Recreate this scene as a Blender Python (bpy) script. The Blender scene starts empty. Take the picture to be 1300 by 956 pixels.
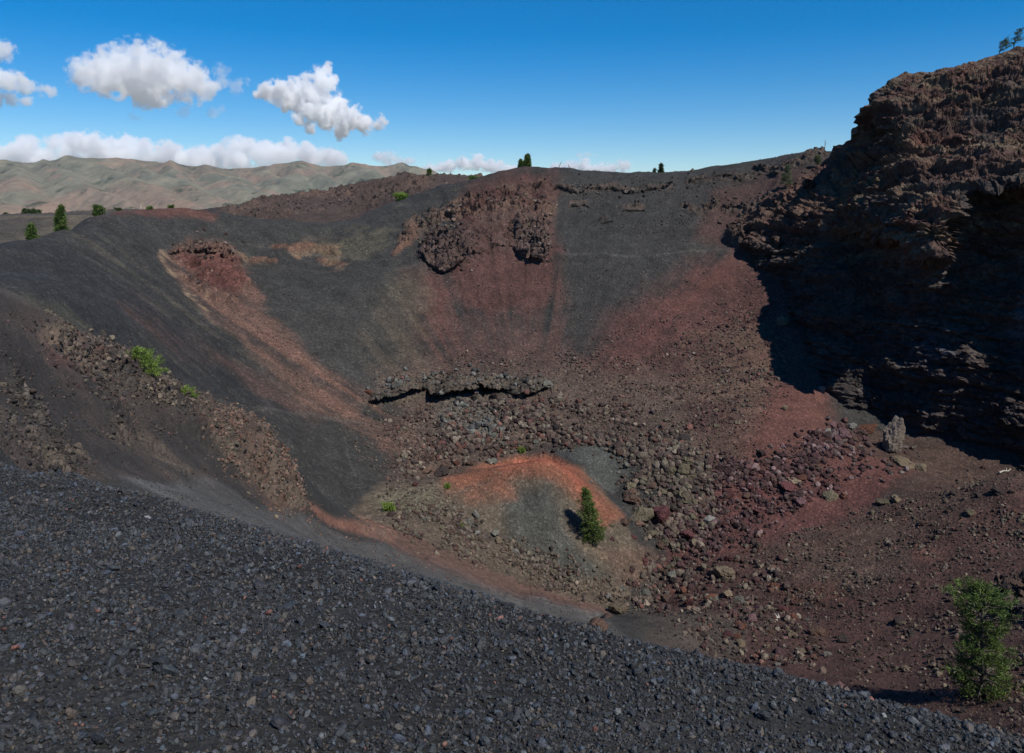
import bpy, math, random
import numpy as np
from mathutils import Vector, Matrix, Euler

random.seed(7)
RNG = np.random.default_rng(11)
SC = bpy.context.scene
COL = SC.collection

# ------------------------------------------------------------------ camera model (photo 1300 x 956, lens axis at row 433)
F = 1012.0
CX, CY = 650.0, 433.0
PITCH = math.radians(9.6)
CP, SP = math.cos(PITCH), math.sin(PITCH)

def pix_dir(px, py):
    cx = (np.asarray(px, float) - CX) / F
    cy = (CY - np.asarray(py, float)) / F
    return cx, CP + cy * SP, cy * CP - SP

def pix_polar(px, py):
    x, y, z = pix_dir(px, py)
    h = np.hypot(x, y)
    return np.arctan2(x, y), z / h          # azimuth, tangent of elevation

def polar_pix(th, t):
    x, y, z = np.sin(th), np.cos(th), t
    f = y * CP - z * SP
    u = y * SP + z * CP
    f = np.where(f > 0.05, f, 0.05)
    return CX + F * x / f, CY - F * u / f

def pix_point(px, py, r):
    th, t = pix_polar(px, py)
    return Vector((float(math.sin(th) * r), float(math.cos(th) * r), float(t * r)))

def srgb(r, g, b):
    c = np.array([r, g, b], float) / 255.0
    return np.where(c <= 0.04045, c / 12.92, ((c + 0.055) / 1.055) ** 2.4)

# ------------------------------------------------------------------ numpy noise
def _hash(ix, iy, iz, seed):
    h = (ix.astype(np.uint32) * np.uint32(374761393)) ^ (iy.astype(np.uint32) * np.uint32(668265263)) \
        ^ (iz.astype(np.uint32) * np.uint32(2246822519)) ^ np.uint32((seed * 3266489917) & 0xffffffff)
    h = (h ^ (h >> np.uint32(13))) * np.uint32(1274126177)
    h = (h ^ (h >> np.uint32(16))) * np.uint32(2654435761)
    return (h ^ (h >> np.uint32(15)))

def vnoise(x, y, z, seed=0):
    x = np.asarray(x, np.float32); y = np.asarray(y, np.float32); z = np.asarray(z, np.float32)
    x, y, z = np.broadcast_arrays(x, y, z)
    ix = np.floor(x).astype(np.int32); iy = np.floor(y).astype(np.int32); iz = np.floor(z).astype(np.int32)
    fx = x - ix; fy = y - iy; fz = z - iz
    fx = fx * fx * fx * (fx * (fx * 6 - 15) + 10)
    fy = fy * fy * fy * (fy * (fy * 6 - 15) + 10)
    fz = fz * fz * fz * (fz * (fz * 6 - 15) + 10)
    def g(a, b, c):
        return _hash(ix + a, iy + b, iz + c, seed).astype(np.float32) * np.float32(2.0 / 4294967295.0) - 1.0
    a0 = g(0, 0, 0); a1 = g(1, 0, 0); c0 = a0 + (a1 - a0) * fx
    a0 = g(0, 1, 0); a1 = g(1, 1, 0); c1 = a0 + (a1 - a0) * fx
    d0 = c0 + (c1 - c0) * fy
    a0 = g(0, 0, 1); a1 = g(1, 0, 1); c0 = a0 + (a1 - a0) * fx
    a0 = g(0, 1, 1); a1 = g(1, 1, 1); c1 = a0 + (a1 - a0) * fx
    d1 = c0 + (c1 - c0) * fy
    return d0 + (d1 - d0) * fz

def fbm(x, y, z, octaves=4, seed=0, gain=0.5, lac=2.03):
    s = 0; a = 1.0; n = 0
    for o in range(octaves):
        s = s + a * vnoise(x * lac ** o + 17.3 * o, y * lac ** o - 9.1 * o, z * lac ** o + 4.7 * o, seed + o)
        n += a; a *= gain
    return s / n

def ridged(x, y, z, octaves=4, seed=0, gain=0.55, lac=2.1):
    s = 0; a = 1.0; n = 0
    for o in range(octaves):
        s = s + a * (1 - 2 * np.abs(vnoise(x * lac ** o + 7.3 * o, y * lac ** o - 3.1 * o, z * lac ** o + 1.7 * o, seed + o)))
        n += a; a *= gain
    return s / n

def worley(x, y, z, seed=0):
    """F1, F2 and a random value of the nearest cell"""
    ix = np.floor(x).astype(np.int32); iy = np.floor(y).astype(np.int32); iz = np.floor(z).astype(np.int32)
    f1 = np.full(x.shape, 9.0, np.float32); f2 = f1.copy(); cid = np.zeros(x.shape, np.float32)
    k = np.float32(1 / 65535.0)
    for a in (-1, 0, 1):
        for b in (-1, 0, 1):
            for c in (-1, 0, 1):
                h = _hash(ix + a, iy + b, iz + c, seed)
                h2 = _hash(ix + a, iy + b, iz + c, seed + 101)
                dx = ix + a + (h & np.uint32(65535)) * k - x
                dy = iy + b + (h >> np.uint32(16)) * k - y
                dz = iz + c + (h2 & np.uint32(65535)) * k - z
                d = np.sqrt(dx * dx + dy * dy + dz * dz).astype(np.float32)
                near = d < f1
                f2 = np.where(near, f1, np.minimum(f2, d))
                f1 = np.where(near, d, f1)
                cid = np.where(near, (h2 >> np.uint32(16)) * k, cid)
    return f1, f2, cid

def sstep(a, b, x):
    t = np.clip((x - a) / (b - a), 0, 1)
    return t * t * (3 - 2 * t)

# ------------------------------------------------------------------ thin-plate interpolation
class TPS:
    def __init__(self, pts, vals, smooth=1e-5):
        self.p = np.asarray(pts, float); n = len(self.p)
        d = np.linalg.norm(self.p[:, None] - self.p[None], axis=2)
        K = self.k(d) + np.eye(n) * smooth
        P = np.hstack([np.ones((n, 1)), self.p])
        A = np.zeros((n + 3, n + 3)); A[:n, :n] = K; A[:n, n:] = P; A[n:, :n] = P.T
        b = np.zeros(n + 3); b[:n] = vals
        w = np.linalg.lstsq(A, b, rcond=None)[0]
        self.w, self.c = w[:n].astype(np.float32), w[n:]
    @staticmethod
    def k(d):
        return np.where(d > 1e-9, d * d * np.log(np.maximum(d, 1e-9)), 0)
    def __call__(self, u, v):
        u = np.asarray(u, np.float32).ravel(); v = np.asarray(v, np.float32).ravel()
        out = (self.c[0] + self.c[1] * u + self.c[2] * v).astype(np.float32)
        p = self.p.astype(np.float32)
        for i in range(0, len(u), 60000):
            du = u[i:i + 60000, None] - p[None, :, 0]; dv = v[i:i + 60000, None] - p[None, :, 1]
            d2 = du * du + dv * dv + 1e-12
            out[i:i + 60000] += (0.5 * d2 * np.log(d2)) @ self.w
        return out

def dense(line, step=28.0):
    out = []
    for (a, b) in zip(line[:-1], line[1:]):
        n = max(1, int(math.hypot(b[0] - a[0], b[1] - a[1]) / step + 0.5))
        for i in range(n):
            f = i / n
            out.append(tuple(a[k] + (b[k] - a[k]) * f for k in range(3)))
    out.append(line[-1])
    return out

# ------------------------------------------------------------------ terrain control lines: (photo column, photo row, distance in m)
LINES = [
    # rim skyline, left to right
    [(-140, 330, 52), (-60, 322, 54), (0, 314, 57), (40, 305, 60), (75, 298, 66), (110, 282, 72), (150, 268, 78), (190, 264, 81), (235, 264, 84), (285, 269, 88),
     (340, 278, 92), (400, 284, 95), (450, 279, 97), (500, 261, 98), (545, 247, 98), (590, 233, 98), (620, 224, 98), (645, 217, 98), (680, 216, 98),
     (720, 217, 99), (780, 221, 101), (835, 220, 103), (880, 215, 105), (930, 209, 107), (975, 201, 107), (1020, 192, 105)],
    # far wall, top to bottom
    [(560, 262, 93.5), (620, 248, 93), (700, 250, 93), (800, 255, 95), (900, 250, 98), (960, 240, 99), (1020, 225, 97)],
    [(500, 300, 87), (540, 330, 82), (600, 320, 83), (660, 325, 82.5), (700, 325, 82), (760, 325, 83), (840, 325, 85), (900, 330, 87), (945, 330, 88)],
    [(440, 400, 72), (520, 400, 74), (600, 400, 74.5), (700, 400, 75), (800, 400, 76), (900, 400, 78.5), (970, 400, 80)],
    [(400, 500, 61), (440, 500, 63), (480, 496, 65), (540, 490, 66.5), (600, 486, 67.2), (660, 486, 67), (760, 490, 66.5), (860, 490, 67), (940, 490, 68), (1010, 495, 69)],
    [(430, 575, 53.5), (480, 570, 57.5), (540, 560, 59.5), (620, 560, 60), (700, 556, 60), (790, 560, 59.5), (870, 566, 58.5), (950, 570, 58.5), (1040, 570, 61), (1100, 575, 62.5)],
    # left wall
    [(400, 320, 88), (340, 330, 82), (290, 340, 78), (230, 330, 74), (180, 330, 68), (120, 330, 62), (60, 340, 54), (0, 350, 47), (-80, 365, 44)],
    [(360, 420, 68), (320, 420, 66), (260, 420, 61), (200, 410, 54), (150, 400, 48), (100, 390, 44), (50, 376, 40)],
    [(300, 505, 53.5), (360, 540, 52), (250, 480, 50), (400, 610, 47), (440, 630, 48)],
    # spur on the left: crest
    [(-120, 352, 19), (-60, 364, 20), (0, 379, 21.5), (26, 388, 22.2), (64, 404, 23.5), (104, 423, 25), (149, 450, 26.5), (175, 470, 27.3), (215, 490, 28.8), (245, 504, 29.8), (280, 521, 31),
     (315, 536, 32.4), (330, 553, 33.3), (345, 580, 34.5), (358, 615, 36.2), (372, 638, 37.5), (410, 652, 39.2), (450, 662, 40.5), (480, 671, 41.3), (530, 690, 41), (580, 712, 40.5), (620, 735, 39.8), (660, 750, 39), (720, 768, 38), (770, 778, 36.5)],
    # spur: near face
    [(-60, 440, 16.5), (0, 450, 17.5), (60, 470, 19), (120, 500, 21), (180, 530, 22.5), (240, 560, 24), (300, 590, 25.5)],
    [(-60, 530, 12.5), (0, 545, 13), (60, 560, 14), (120, 578, 15), (200, 600, 17), (280, 620, 20), (340, 640, 25), (400, 664, 29), (460, 690, 30.5), (520, 712, 29), (600, 745, 26), (680, 775, 22)],
    # ash slope between the gravel and the spur
    [(140, 606, 11.5), (220, 628, 12.5), (300, 650, 14.5), (400, 690, 16), (480, 714, 16.5), (560, 745, 15.5), (640, 770, 13), (700, 788, 11)],
    # mound: foot, flank, crest, back
    [(555, 640, 47.5), (585, 665, 46.5), (620, 690, 46), (680, 715, 45.8), (740, 738, 45.5), (790, 745, 46.5), (830, 735, 48.5)],
    [(560, 615, 50.6), (620, 640, 48.8), (690, 648, 48.6), (750, 680, 48.1), (800, 695, 49.0)],
    [(548, 608, 51.8), (600, 598, 52.4), (650, 588, 52.7), (690, 582, 52.9), (720, 603, 52.0), (750, 632, 51.0), (780, 660, 50.4)],
    [(735, 572, 58), (770, 567, 59), (790, 580, 57.8), (800, 605, 56), (780, 620, 55.4)],
    # crater floor, right side
    [(830, 690, 51), (880, 660, 53), (940, 640, 54.5), (1010, 620, 56.5), (1090, 600, 59.5)],
    [(850, 740, 48), (920, 710, 49), (1000, 690, 50.5), (1090, 660, 53.5), (1180, 628, 56.5), (1260, 610, 58), (1340, 605, 59)],
    [(760, 790, 36.5), (830, 790, 38.5), (900, 780, 41), (1000, 760, 43), (1100, 740, 44), (1200, 710, 46.5), (1300, 690, 48), (1420, 690, 48)],
    [(850, 835, 31), (940, 840, 33), (1040, 840, 34), (1140, 835, 34), (1240, 820, 33), (1320, 810, 33), (1440, 800, 33)],
    [(1040, 900, 26.5), (1140, 890, 28), (1240, 880, 28), (1340, 870, 28)],
    # lava ridge beyond the rim
    [(255, 275, 118), (290, 265, 124), (330, 254, 128), (370, 248, 131), (410, 245, 134), (450, 234, 136), (490, 227, 138), (530, 223, 139), (570, 223, 140), (610, 224, 141)],
    [(300, 275, 114), (360, 270, 116), (420, 266, 118), (480, 254, 121), (520, 244, 123)],
    # dark plain far left
    [(-140, 312, 110), (-60, 304, 115), (0, 300, 120), (60, 292, 125), (110, 280, 130)],
    [(-140, 280, 230), (-60, 279, 240), (0, 277, 250), (60, 271, 260), (130, 267, 270), (200, 268, 280), (260, 274, 280)],
]
# cliff plateau and hidden ground, given as (column, distance, height)
HID = []
for px, rows in {
    -60: [(26, -5.5), (34, -7.0), (62, -5), (80, -7)],
    60: [(29, -7.0), (35, -8.2), (72, -5), (90, -7)],
    150: [(32, -9.3), (38, -10), (90, -3), (100, -5)],
    240: [(35, -11.5), (41, -12.3), (98, -4.5), (106, -4)],
    315: [(37, -13.0), (43, -14.2), (104, -4)],
    345: [(38.5, -15.6), (44, -15.9)],
    420: [(103, -3.6), (150, -1), (175, -3)],
    520: [(104, 1.0), (110, 1.4), (160, 3), (190, 1)],
    610: [(106, 2.6), (125, 2.0), (160, 3)],
    680: [(106, 3.2), (130, 2.0), (170, 0)],
    800: [(112, 2.6), (140, 0), (180, -2)],
    930: [(116, 4.6), (140, 2), (180, 0)],
    1020: [(112, 6), (140, 4), (180, 1)],
    600: [(56.2, -20.0)], 650: [(56.8, -20.1)], 690: [(57.3, -19.9)], 560: [(55.4, -19.8)],
    1075: [(68, -17.6), (76, -13), (86, -4), (96, 3), (106, 7), (140, 5), (180, 2)],
    1130: [(66, -18.5), (74, -15.5), (82, -5.5), (90, 3.0), (98, 7.0), (140, 7), (180, 4)],
    1200: [(62, -19.0), (71, -17.8), (79, -8.5), (87, 0.0), (95, 6.0), (103, 9.5), (140, 8), (180, 5)],
    1300: [(60, -18.8), (70, -18.4), (77, -13), (84, -4.5), (92, 3.0), (102, 10.0), (110, 12.0), (140, 10), (180, 7)],
    1420: [(58, -18.5), (69, -18), (76, -12), (84, -4), (92, 4), (104, 12), (112, 13.5), (140, 12), (180, 9)],
    1600: [(54, -18), (66, -17.5), (74, -11), (81, -2), (90, 6), (99, 11.5), (110, 13), (140, 12), (180, 9)],
    # drop below the gravel bench
    -120: [(10, -3.2)], 40: [(9.6, -3.7)], 200: [(8.6, -3.6)], 340: [(9, -4.2)], 480: [(9, -4.7)], 600: [(8, -4.5)], 700: [(8, -4.8), (16, -9.6), (26, -15)],
    820: [(6, -4.0), (12, -8.0), (22, -14.2)], 920: [(6, -4.3), (12, -8.6), (22, -15)], 1040: [(6, -4.4), (12, -8.6), (20, -13.5)], 1180: [(6, -4.3), (14, -9.4)], 1340: [(6, -4.2), (14, -9.0)],
    1500: [(6, -3.8), (14, -7.5), (30, -13)],
}.items():
    th0 = math.atan2((px - CX) / F, CP)
    for r, z in rows:
        HID.append((th0, r, z))
# everything outside the picture
for deg in (-180, -150, -120, -95, -75, -60):
    d = abs(deg)
    HID += [(math.radians(deg), 2.0, -1.65), (math.radians(deg), 8, -2.0), (math.radians(deg), 25, -4.5), (math.radians(deg), 60, -7), (math.radians(deg), 150, -9), (math.radians(deg), 300, -11)]
for deg in (60, 75, 95, 120, 150, 180):
    k = max(0.0, 1 - (deg - 60) / 60.0)
    HID += [(math.radians(deg), 2.0, -1.7 - 0.25 * k), (math.radians(deg), 8, -2.0 - 2.4 * k), (math.radians(deg), 25, -4.5 - 7 * k),
            (math.radians(deg), 60, -7 + 3 * k), (math.radians(deg), 85, -7 + 18 * k), (math.radians(deg), 150, -9 + 17 * k), (math.radians(deg), 300, -11)]
for px in (-100, 150, 400, 650, 900, 1150, 1400):
    HID.append((math.atan2((px - CX) / F, CP), 330, -8.0))

def bench(x, y):
    return -1.65 - 0.12 * x - 0.20 * y
# lip of the gravel bench the camera stands on, (column, row)
LIP = [(-200, 560), (-100, 572), (0, 590), (100, 611), (200, 633), (300, 664), (420, 703), (540, 741), (600, 760), (680, 782), (760, 802), (850, 825), (930, 843), (1000, 859), (1080, 880), (1200, 912), (1340, 950)]
LIPTH, LIPR = [], []
for px, py in LIP:
    x, y, z = pix_dir(px, py)
    k = 1.65 / (-(z) - 0.12 * x - 0.20 * y)     # z k = -1.65 - .12 x k - .2 y k
    LIPTH.append(math.atan2(x, y)); LIPR.append(math.hypot(x * k, y * k))

TU, TV, TT = [], [], []
def addpt(th, r, t):
    TU.append(th * 1.6); TV.append(math.log(r)); TT.append(t)
for ln in LINES:
    for px, py, r in dense(ln):
        th, t = pix_polar(px, py)
        addpt(float(th), r, float(t))
for th, r, z in HID:
    addpt(th, r, z / r)
for th, r in zip(LIPTH, LIPR):
    for fr in (1.0, 0.85, 0.62, 0.42):
        rr = r * fr
        addpt(th, rr, bench(math.sin(th) * rr, math.cos(th) * rr) / rr)
for deg in range(-180, 181, 30):
    addpt(math.radians(deg), 1.2, -1.65 / 1.2 - (0.12 * math.sin(math.radians(deg)) + 0.2 * math.cos(math.radians(deg))) * (0.5 if abs(deg) > 90 else 1))
_tps = TPS(np.stack([TU, TV], 1), TT, 2e-5)

# ------------------------------------------------------------------ polar grid
def spacing(bands):
    out = [bands[0][0]]
    for a, b, n in bands:
        out += list(np.linspace(a, b, n + 1)[1:])
    return np.array(out)
TH = np.radians(spacing([(-180, -60, 60), (-60, -37, 60), (-37, 37, 1060), (37, 60, 60), (60, 180, 60)]))
RR = np.concatenate([np.geomspace(1.0, 9.0, 200)[:-1], np.geomspace(9.0, 44.0, 470)[:-1], np.linspace(44, 108, 440)[:-1],
                     np.linspace(108, 145, 130)[:-1], np.geomspace(145, 330, 90)[:-1], np.geomspace(330, 60000, 40)])
NT, NR = len(TH), len(RR)
GT, GR = np.meshgrid(TH, RR, indexing='ij')
def base_height(th, r):
    rc = np.minimum(r, 330.0)
    z = _tps(th * 1.6, np.log(rc)).reshape(np.shape(th)) * rc
    far = sstep(math.log(300), math.log(2500), np.log(r))
    return z * (1 - far) + (-75.0) * far
H0 = base_height(GT, GR)
# join the seam behind the camera
w = sstep(math.radians(140), math.radians(180), np.abs(GT))
H0 = H0 * (1 - w) + w * (0.5 * (H0 + H0[::-1]))
GX, GY = np.sin(GT) * GR, np.cos(GT) * GR
# ------------------------------------------------------------------ mesh builders
def mesh_np(name, verts, faces, mat=None, smooth=True, colors=None, parent=None, quads=None):
    """verts (n,3); faces (m,k) with one k"""
    me = bpy.data.meshes.new(name)
    n, (m, k) = len(verts), faces.shape
    me.vertices.add(n); me.vertices.foreach_set('co', np.ascontiguousarray(verts, np.float32).ravel())
    me.loops.add(m * k); me.loops.foreach_set('vertex_index', np.ascontiguousarray(faces, np.int32).ravel())
    me.polygons.add(m)
    me.polygons.foreach_set('loop_start', np.arange(0, m * k, k, dtype=np.int32))
    me.polygons.foreach_set('loop_total', np.full(m, k, np.int32))
    me.polygons.foreach_set('use_smooth', np.full(m, bool(smooth)))
    me.update(calc_edges=True)
    if colors is not None:
        at = me.attributes.new('Col', 'FLOAT_COLOR', 'POINT')
        c = np.ones((n, 4), np.float32); c[:, :colors.shape[1]] = colors
        at.data.foreach_set('color', c.ravel())
    ob = bpy.data.objects.new(name, me); COL.objects.link(ob)
    if mat: me.materials.append(mat)
    if parent: ob.parent = parent
    return ob

def grid_faces(a, b):
    i = np.arange(a - 1)[:, None] * b + np.arange(b - 1)[None]
    return np.stack([i, i + 1, i + b + 1, i + b], -1).reshape(-1, 4)

def tag(o, label, cat, group=None):
    o['label'] = label; o['category'] = cat
    if group: o['group'] = group
    return o

# ------------------------------------------------------------------ zones: polygons drawn on the ground as seen from the lookout
def poly_sd(px, py, poly):
    """signed distance, positive inside"""
    d = np.full(px.shape, 1e9, np.float32); inside = np.zeros(px.shape, bool)
    n = len(poly)
    for i in range(n):
        x0, y0 = poly[i]; x1, y1 = poly[(i + 1) % n]
        ex, ey = x1 - x0, y1 - y0; L = ex * ex + ey * ey + 1e-9
        t = np.clip(((px - x0) * ex + (py - y0) * ey) / L, 0, 1)
        d = np.minimum(d, np.hypot(px - x0 - t * ex, py - y0 - t * ey))
        c = ((y0 > py) != (y1 > py)) & (px < (x1 - x0) * (py - y0) / ((y1 - y0) if y1 != y0 else 1e-9) + x0)
        inside ^= c
    return np.where(inside, d, -d)

def line_sd(px, py, line):
    """half width minus distance to a polyline whose points carry a half width"""
    d = np.full(px.shape, -1e9, np.float32)
    for (x0, y0, w0), (x1, y1, w1) in zip(line[:-1], line[1:]):
        ex, ey = x1 - x0, y1 - y0; L = ex * ex + ey * ey + 1e-9
        t = np.clip(((px - x0) * ex + (py - y0) * ey) / L, 0, 1)
        d = np.maximum(d, (w0 + (w1 - w0) * t) - np.hypot(px - x0 - t * ex, py - y0 - t * ey))
    return d

class Zones:
    def __init__(self, px, py, r, warp):
        self.px, self.py, self.r, self.w = px, py, r, warp
    def mask(self, shape, soft=6, rr=(0, 1e9), warp=1.0):
        m = np.zeros(self.px.shape, np.float32)
        pts = np.array([p[:2] for p in shape]); pad = soft + 40 * warp + max([p[2] for p in shape if len(p) > 2] + [0])
        sel = (self.px > pts[:, 0].min() - pad) & (self.px < pts[:, 0].max() + pad) & (self.py > pts[:, 1].min() - pad) & (self.py < pts[:, 1].max() + pad) & (self.r > rr[0]) & (self.r < rr[1])
        x = self.px[sel] + self.w[0][sel] * warp; y = self.py[sel] + self.w[1][sel] * warp
        sd = line_sd(x, y, shape) if len(shape[0]) == 3 else poly_sd(x, y, shape)
        m[sel] = sstep(-soft, soft, sd)
        return m

Z_HOR = 300
shp = GX.shape
PX, PY = polar_pix(GT, H0 / GR)
PX[np.abs(GT) > math.radians(62)] = -9999
near = GR < Z_HOR
wr = (22 * fbm(GX / 9, GY / 9, H0 / 9, 4, 5)).astype(np.float32), (16 * fbm(GX / 7 + 40, GY / 7, H0 / 7, 4, 9)).astype(np.float32)
ZN = Zones(PX.astype(np.float32), PY.astype(np.float32), GR.astype(np.float32), wr)

# --- rock outcrops on the slopes
M_CEN = np.maximum.reduce([ZN.mask([(530, 320), (543, 302), (562, 292), (584, 296), (600, 306), (604, 324), (587, 339), (560, 344)], 5, (70, 100), .5), ZN.mask([(648, 300), (652, 283), (672, 278), (694, 284), (700, 304), (690, 333), (672, 331), (655, 316)], 5, (70, 100), .5),
    .55 * ZN.mask([(575, 300), (600, 280), (650, 268), (700, 278), (700, 300), (650, 312), (610, 318)], 7, (70, 100), .6)])
M_CEN2 = np.maximum(ZN.mask([(512, 303, 5), (560, 285, 6), (610, 268, 7), (660, 262, 7), (703, 272, 6)], 5, (80, 102), .5),
                    np.maximum(ZN.mask([(520, 290, 3), (560, 274, 3), (620, 252, 4), (690, 234, 4)], 4, (85, 102), .6),
                               0.35 * ZN.mask([(630, 262), (640, 240), (700, 228), (710, 270), (700, 300), (680, 268)], 6, (85, 102), .6)))
M_LEFT = np.maximum(ZN.mask([(212, 312), (235, 302), (292, 312), (306, 328), (320, 362), (300, 396), (262, 380), (228, 345)], 6, (62, 90), .6) * .6,
                    ZN.mask([(222, 318, 5), (255, 314, 6), (290, 320, 5)], 3, (62, 90), .4))
rims = [[(706, 238, 3), (730, 243, 3)], [(742, 242, 3), (775, 240, 4), (800, 246, 3), (815, 243, 2)], [(818, 242, 2), (850, 238, 3)], [(725, 258, 3), (745, 258, 3)],
        [(795, 268, 4), (815, 266, 3)], [(768, 280, 2), (775, 279, 2)], [(872, 232, 3), (905, 227, 4), (945, 224, 4)], [(865, 262, 4), (885, 270, 5), (905, 262, 7)],
        [(920, 265, 4), (950, 264, 5)], [(958, 212, 3), (985, 216, 5), (1010, 205, 4), (1045, 192, 4)], [(955, 262, 6), (985, 248, 7), (1010, 238, 6)]]
M_RIM = np.zeros(shp, np.float32)
for l in rims: M_RIM = np.maximum(M_RIM, ZN.mask(l, 3, (82, 112), .35))
M_RIGHT = ZN.mask([(918, 302), (926, 290), (962, 282), (1002, 258), (1040, 238), (1066, 250), (1050, 300), (1004, 350), (985, 330), (960, 316), (935, 320)], 5, (78, 100), .5)
M_CAVE = ZN.mask([(462, 512, 4), (500, 500, 9), (545, 492, 14), (600, 492, 15), (650, 496, 14), (700, 490, 10)], 6, (58, 74), .4)
M_SPUR = np.maximum.reduce([ZN.mask([(112, 448), (150, 452), (182, 474), (230, 500), (262, 512), (250, 526), (205, 508), (170, 500), (140, 482)], 5, (19, 34), .6),
                            ZN.mask([(272, 532), (318, 533), (332, 556), (350, 584), (366, 625), (384, 646), (360, 650), (318, 612), (282, 572)], 5, (24, 40), .6),
                            .8 * ZN.mask([(20, 470, 6), (45, 510, 8), (80, 560, 9), (100, 590, 6)], 8, (12, 26), 1),
                            .7 * ZN.mask([(0, 520, 6), (30, 560, 6), (70, 600, 6)], 8, (11, 26), 1),
                            .7 * ZN.mask([(70, 430, 10), (120, 470, 10), (150, 520, 10), (170, 560, 7)], 8, (14, 30), 1),
                            .6 * ZN.mask([(160, 545, 4), (200, 570, 5), (240, 600, 4)], 6, (14, 30), 1),
                            .6 * ZN.mask([(370, 640, 8), (430, 655, 6), (500, 678, 4)], 5, (33, 45), .6),
                            .5 * ZN.mask([(180, 480, 16), (230, 520, 14), (270, 560, 12)], 10, (16, 32), 1)])
M_LAVA = ((GR > 108) & (GR < 150)).astype(np.float32) * sstep(108, 112, GR) * sstep(148, 143, GR) * sstep(270, 296, PX) * sstep(640, 600, PX)
M_LAVA *= sstep(-0.35, 0.15, fbm(GX / 9, GY / 9, H0 / 9, 3, 77))
M_PATCH = np.maximum.reduce([ZN.mask(l, 3, (78, 98), .6) for l in ([(322, 330, 4), (350, 334, 4)], [(402, 331, 3), (432, 333, 3)], [(345, 312, 3), (420, 318, 5)], [(500, 318, 3), (525, 300, 5)])])
M_KNOB = ZN.mask([(1252, 752), (1275, 742), (1340, 738), (1350, 775), (1300, 792), (1262, 778)], 6, (30, 42), .5)

# --- displacement along the surface normal
def grid_normals(X, Y, Z):
    P = np.stack([X, Y, Z], -1).astype(np.float32)
    a = np.empty_like(P); b = np.empty_like(P)
    a[1:-1] = P[2:] - P[:-2]; a[0] = P[1] - P[0]; a[-1] = P[-1] - P[-2]
    b[:, 1:-1] = P[:, 2:] - P[:, :-2]; b[:, 0] = P[:, 1] - P[:, 0]; b[:, -1] = P[:, -1] - P[:, -2]
    n = np.cross(a, b); n /= np.linalg.norm(n, axis=-1, keepdims=True) + 1e-12
    return n * np.where(n[..., 2:] < 0, -1, 1)
NRM = grid_normals(GX, GY, H0)
disp = np.zeros(shp, np.float32)
s = near & (np.abs(GT) < math.radians(60))
x, y, z, r = GX[s], GY[s], H0[s], GR[s]
fade = sstep(8, 22, r)
inside = fade * sstep(150, 110, r)
d = 0.45 * fbm(x / 7, y / 7, z / 7, 3, 21) * fade
d += 0.05 * fbm(x / .9, y / .9, z / .9, 3, 31) * fade
d += 0.02 * fbm(x / .25, y / .25, z / .25, 2, 36) * sstep(4, 9, r)
d += 0.015 * fbm(x / .12, y / .12, z / .12, 3, 41) * sstep(14, 8, r)
# shallow runnels straight down the cinder slopes of the bowl
bx, by = x - 1.0, y - 60.0
ba, br = np.arctan2(bx, by), np.hypot(bx, by)
d += 0.20 * fbm(ba * 26, br / 16, z * 0 + 3.3, 3, 51) * inside * sstep(10, 20, br)
disp[s] = d
def rocky(m, amp, sc, seed, bed=0.3, lift=0.5):
    s = m > 0.02
    x, y, z = GX[s] / sc, GY[s] / sc, H0[s] / sc
    q = 0.35 * fbm(x, y, z, 2, seed + 50)
    f1, f2, c = worley(x + q, y + q, z * 1.5 + q, seed)
    g1, g2, c2 = worley(x * 2.7 + q, y * 2.7, z * 4.2 + q, seed + 7)
    v = (c - .35) * np.minimum(1, (f2 - f1) * 3) + 0.4 * (c2 - .4) * np.minimum(1, (g2 - g1) * 3) + bed * ridged(x * .5, y * .5, z * 3.2, 2, seed + 3) + lift * 0.5 + .25 * fbm(x * 5, y * 5, z * 5, 2, seed + 9)
    disp[s] += amp * m[s] * v
rocky(M_CEN, 1.15, 1.1, 61, .5, .35)
rocky(M_CEN2, .85, .7, 71, .9, .4)
rocky(M_LEFT, 1.1, 1.3, 81, .5, .4)
rocky(M_RIM, .7, .8, 91, .6, .3)
rocky(M_RIGHT, 2.4, 2.6, 101, .4, .5)
rocky(M_CAVE, .5, 1.0, 111, .4, .3)
rocky(M_SPUR, .30, .30, 121, .2, .2)
rocky(M_LAVA, 1.05, 1.5, 131, .2, .1)
rocky(M_PATCH, .45, .8, 141, .4, .3)
rocky(M_KNOB, .9, .9, 151, .3, .5)
VX, VY, VZ = GX + NRM[..., 0] * disp, GY + NRM[..., 1] * disp, H0 + NRM[..., 2] * disp
# the undercut of the ledge: the lip leans out over a recess
def lip(line, out, back, rr, up=7, dn=13):
    xs = [p[0] for p in line]; ys = [p[1] for p in line]; hs = [p[2] for p in line]
    s = (PX > xs[0]) & (PX < xs[-1]) & (GR > rr[0]) & (GR < rr[1])
    yy = np.interp(PX[s], xs, ys) + 1.4 * fbm(GX[s] / 1.1, GY[s] / 1.1, 0 * GX[s], 2, 160); h = np.interp(PX[s], xs, hs)
    q = PY[s] - yy                                   # positive below the lip
    sh = out * h * sstep(-up, -1, q) * sstep(1.2, -.4, q) - back * h * sstep(-.4, 1.2, q) * sstep(dn, 3, q)
    VX[s] -= np.sin(GT[s]) * sh; VY[s] -= np.cos(GT[s]) * sh
lip([(466, 512, .2), (480, 508, .8), (520, 497, .8), (540, 494, .45), (546, 496, 1.9), (565, 491, 2.3), (590, 489, 2.5), (620, 490, 2.0), (640, 497, .6), (655, 503, .8), (680, 500, .6), (700, 494, .3)], 1.0, 1.2, (58, 75), 9, 17)
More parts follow.
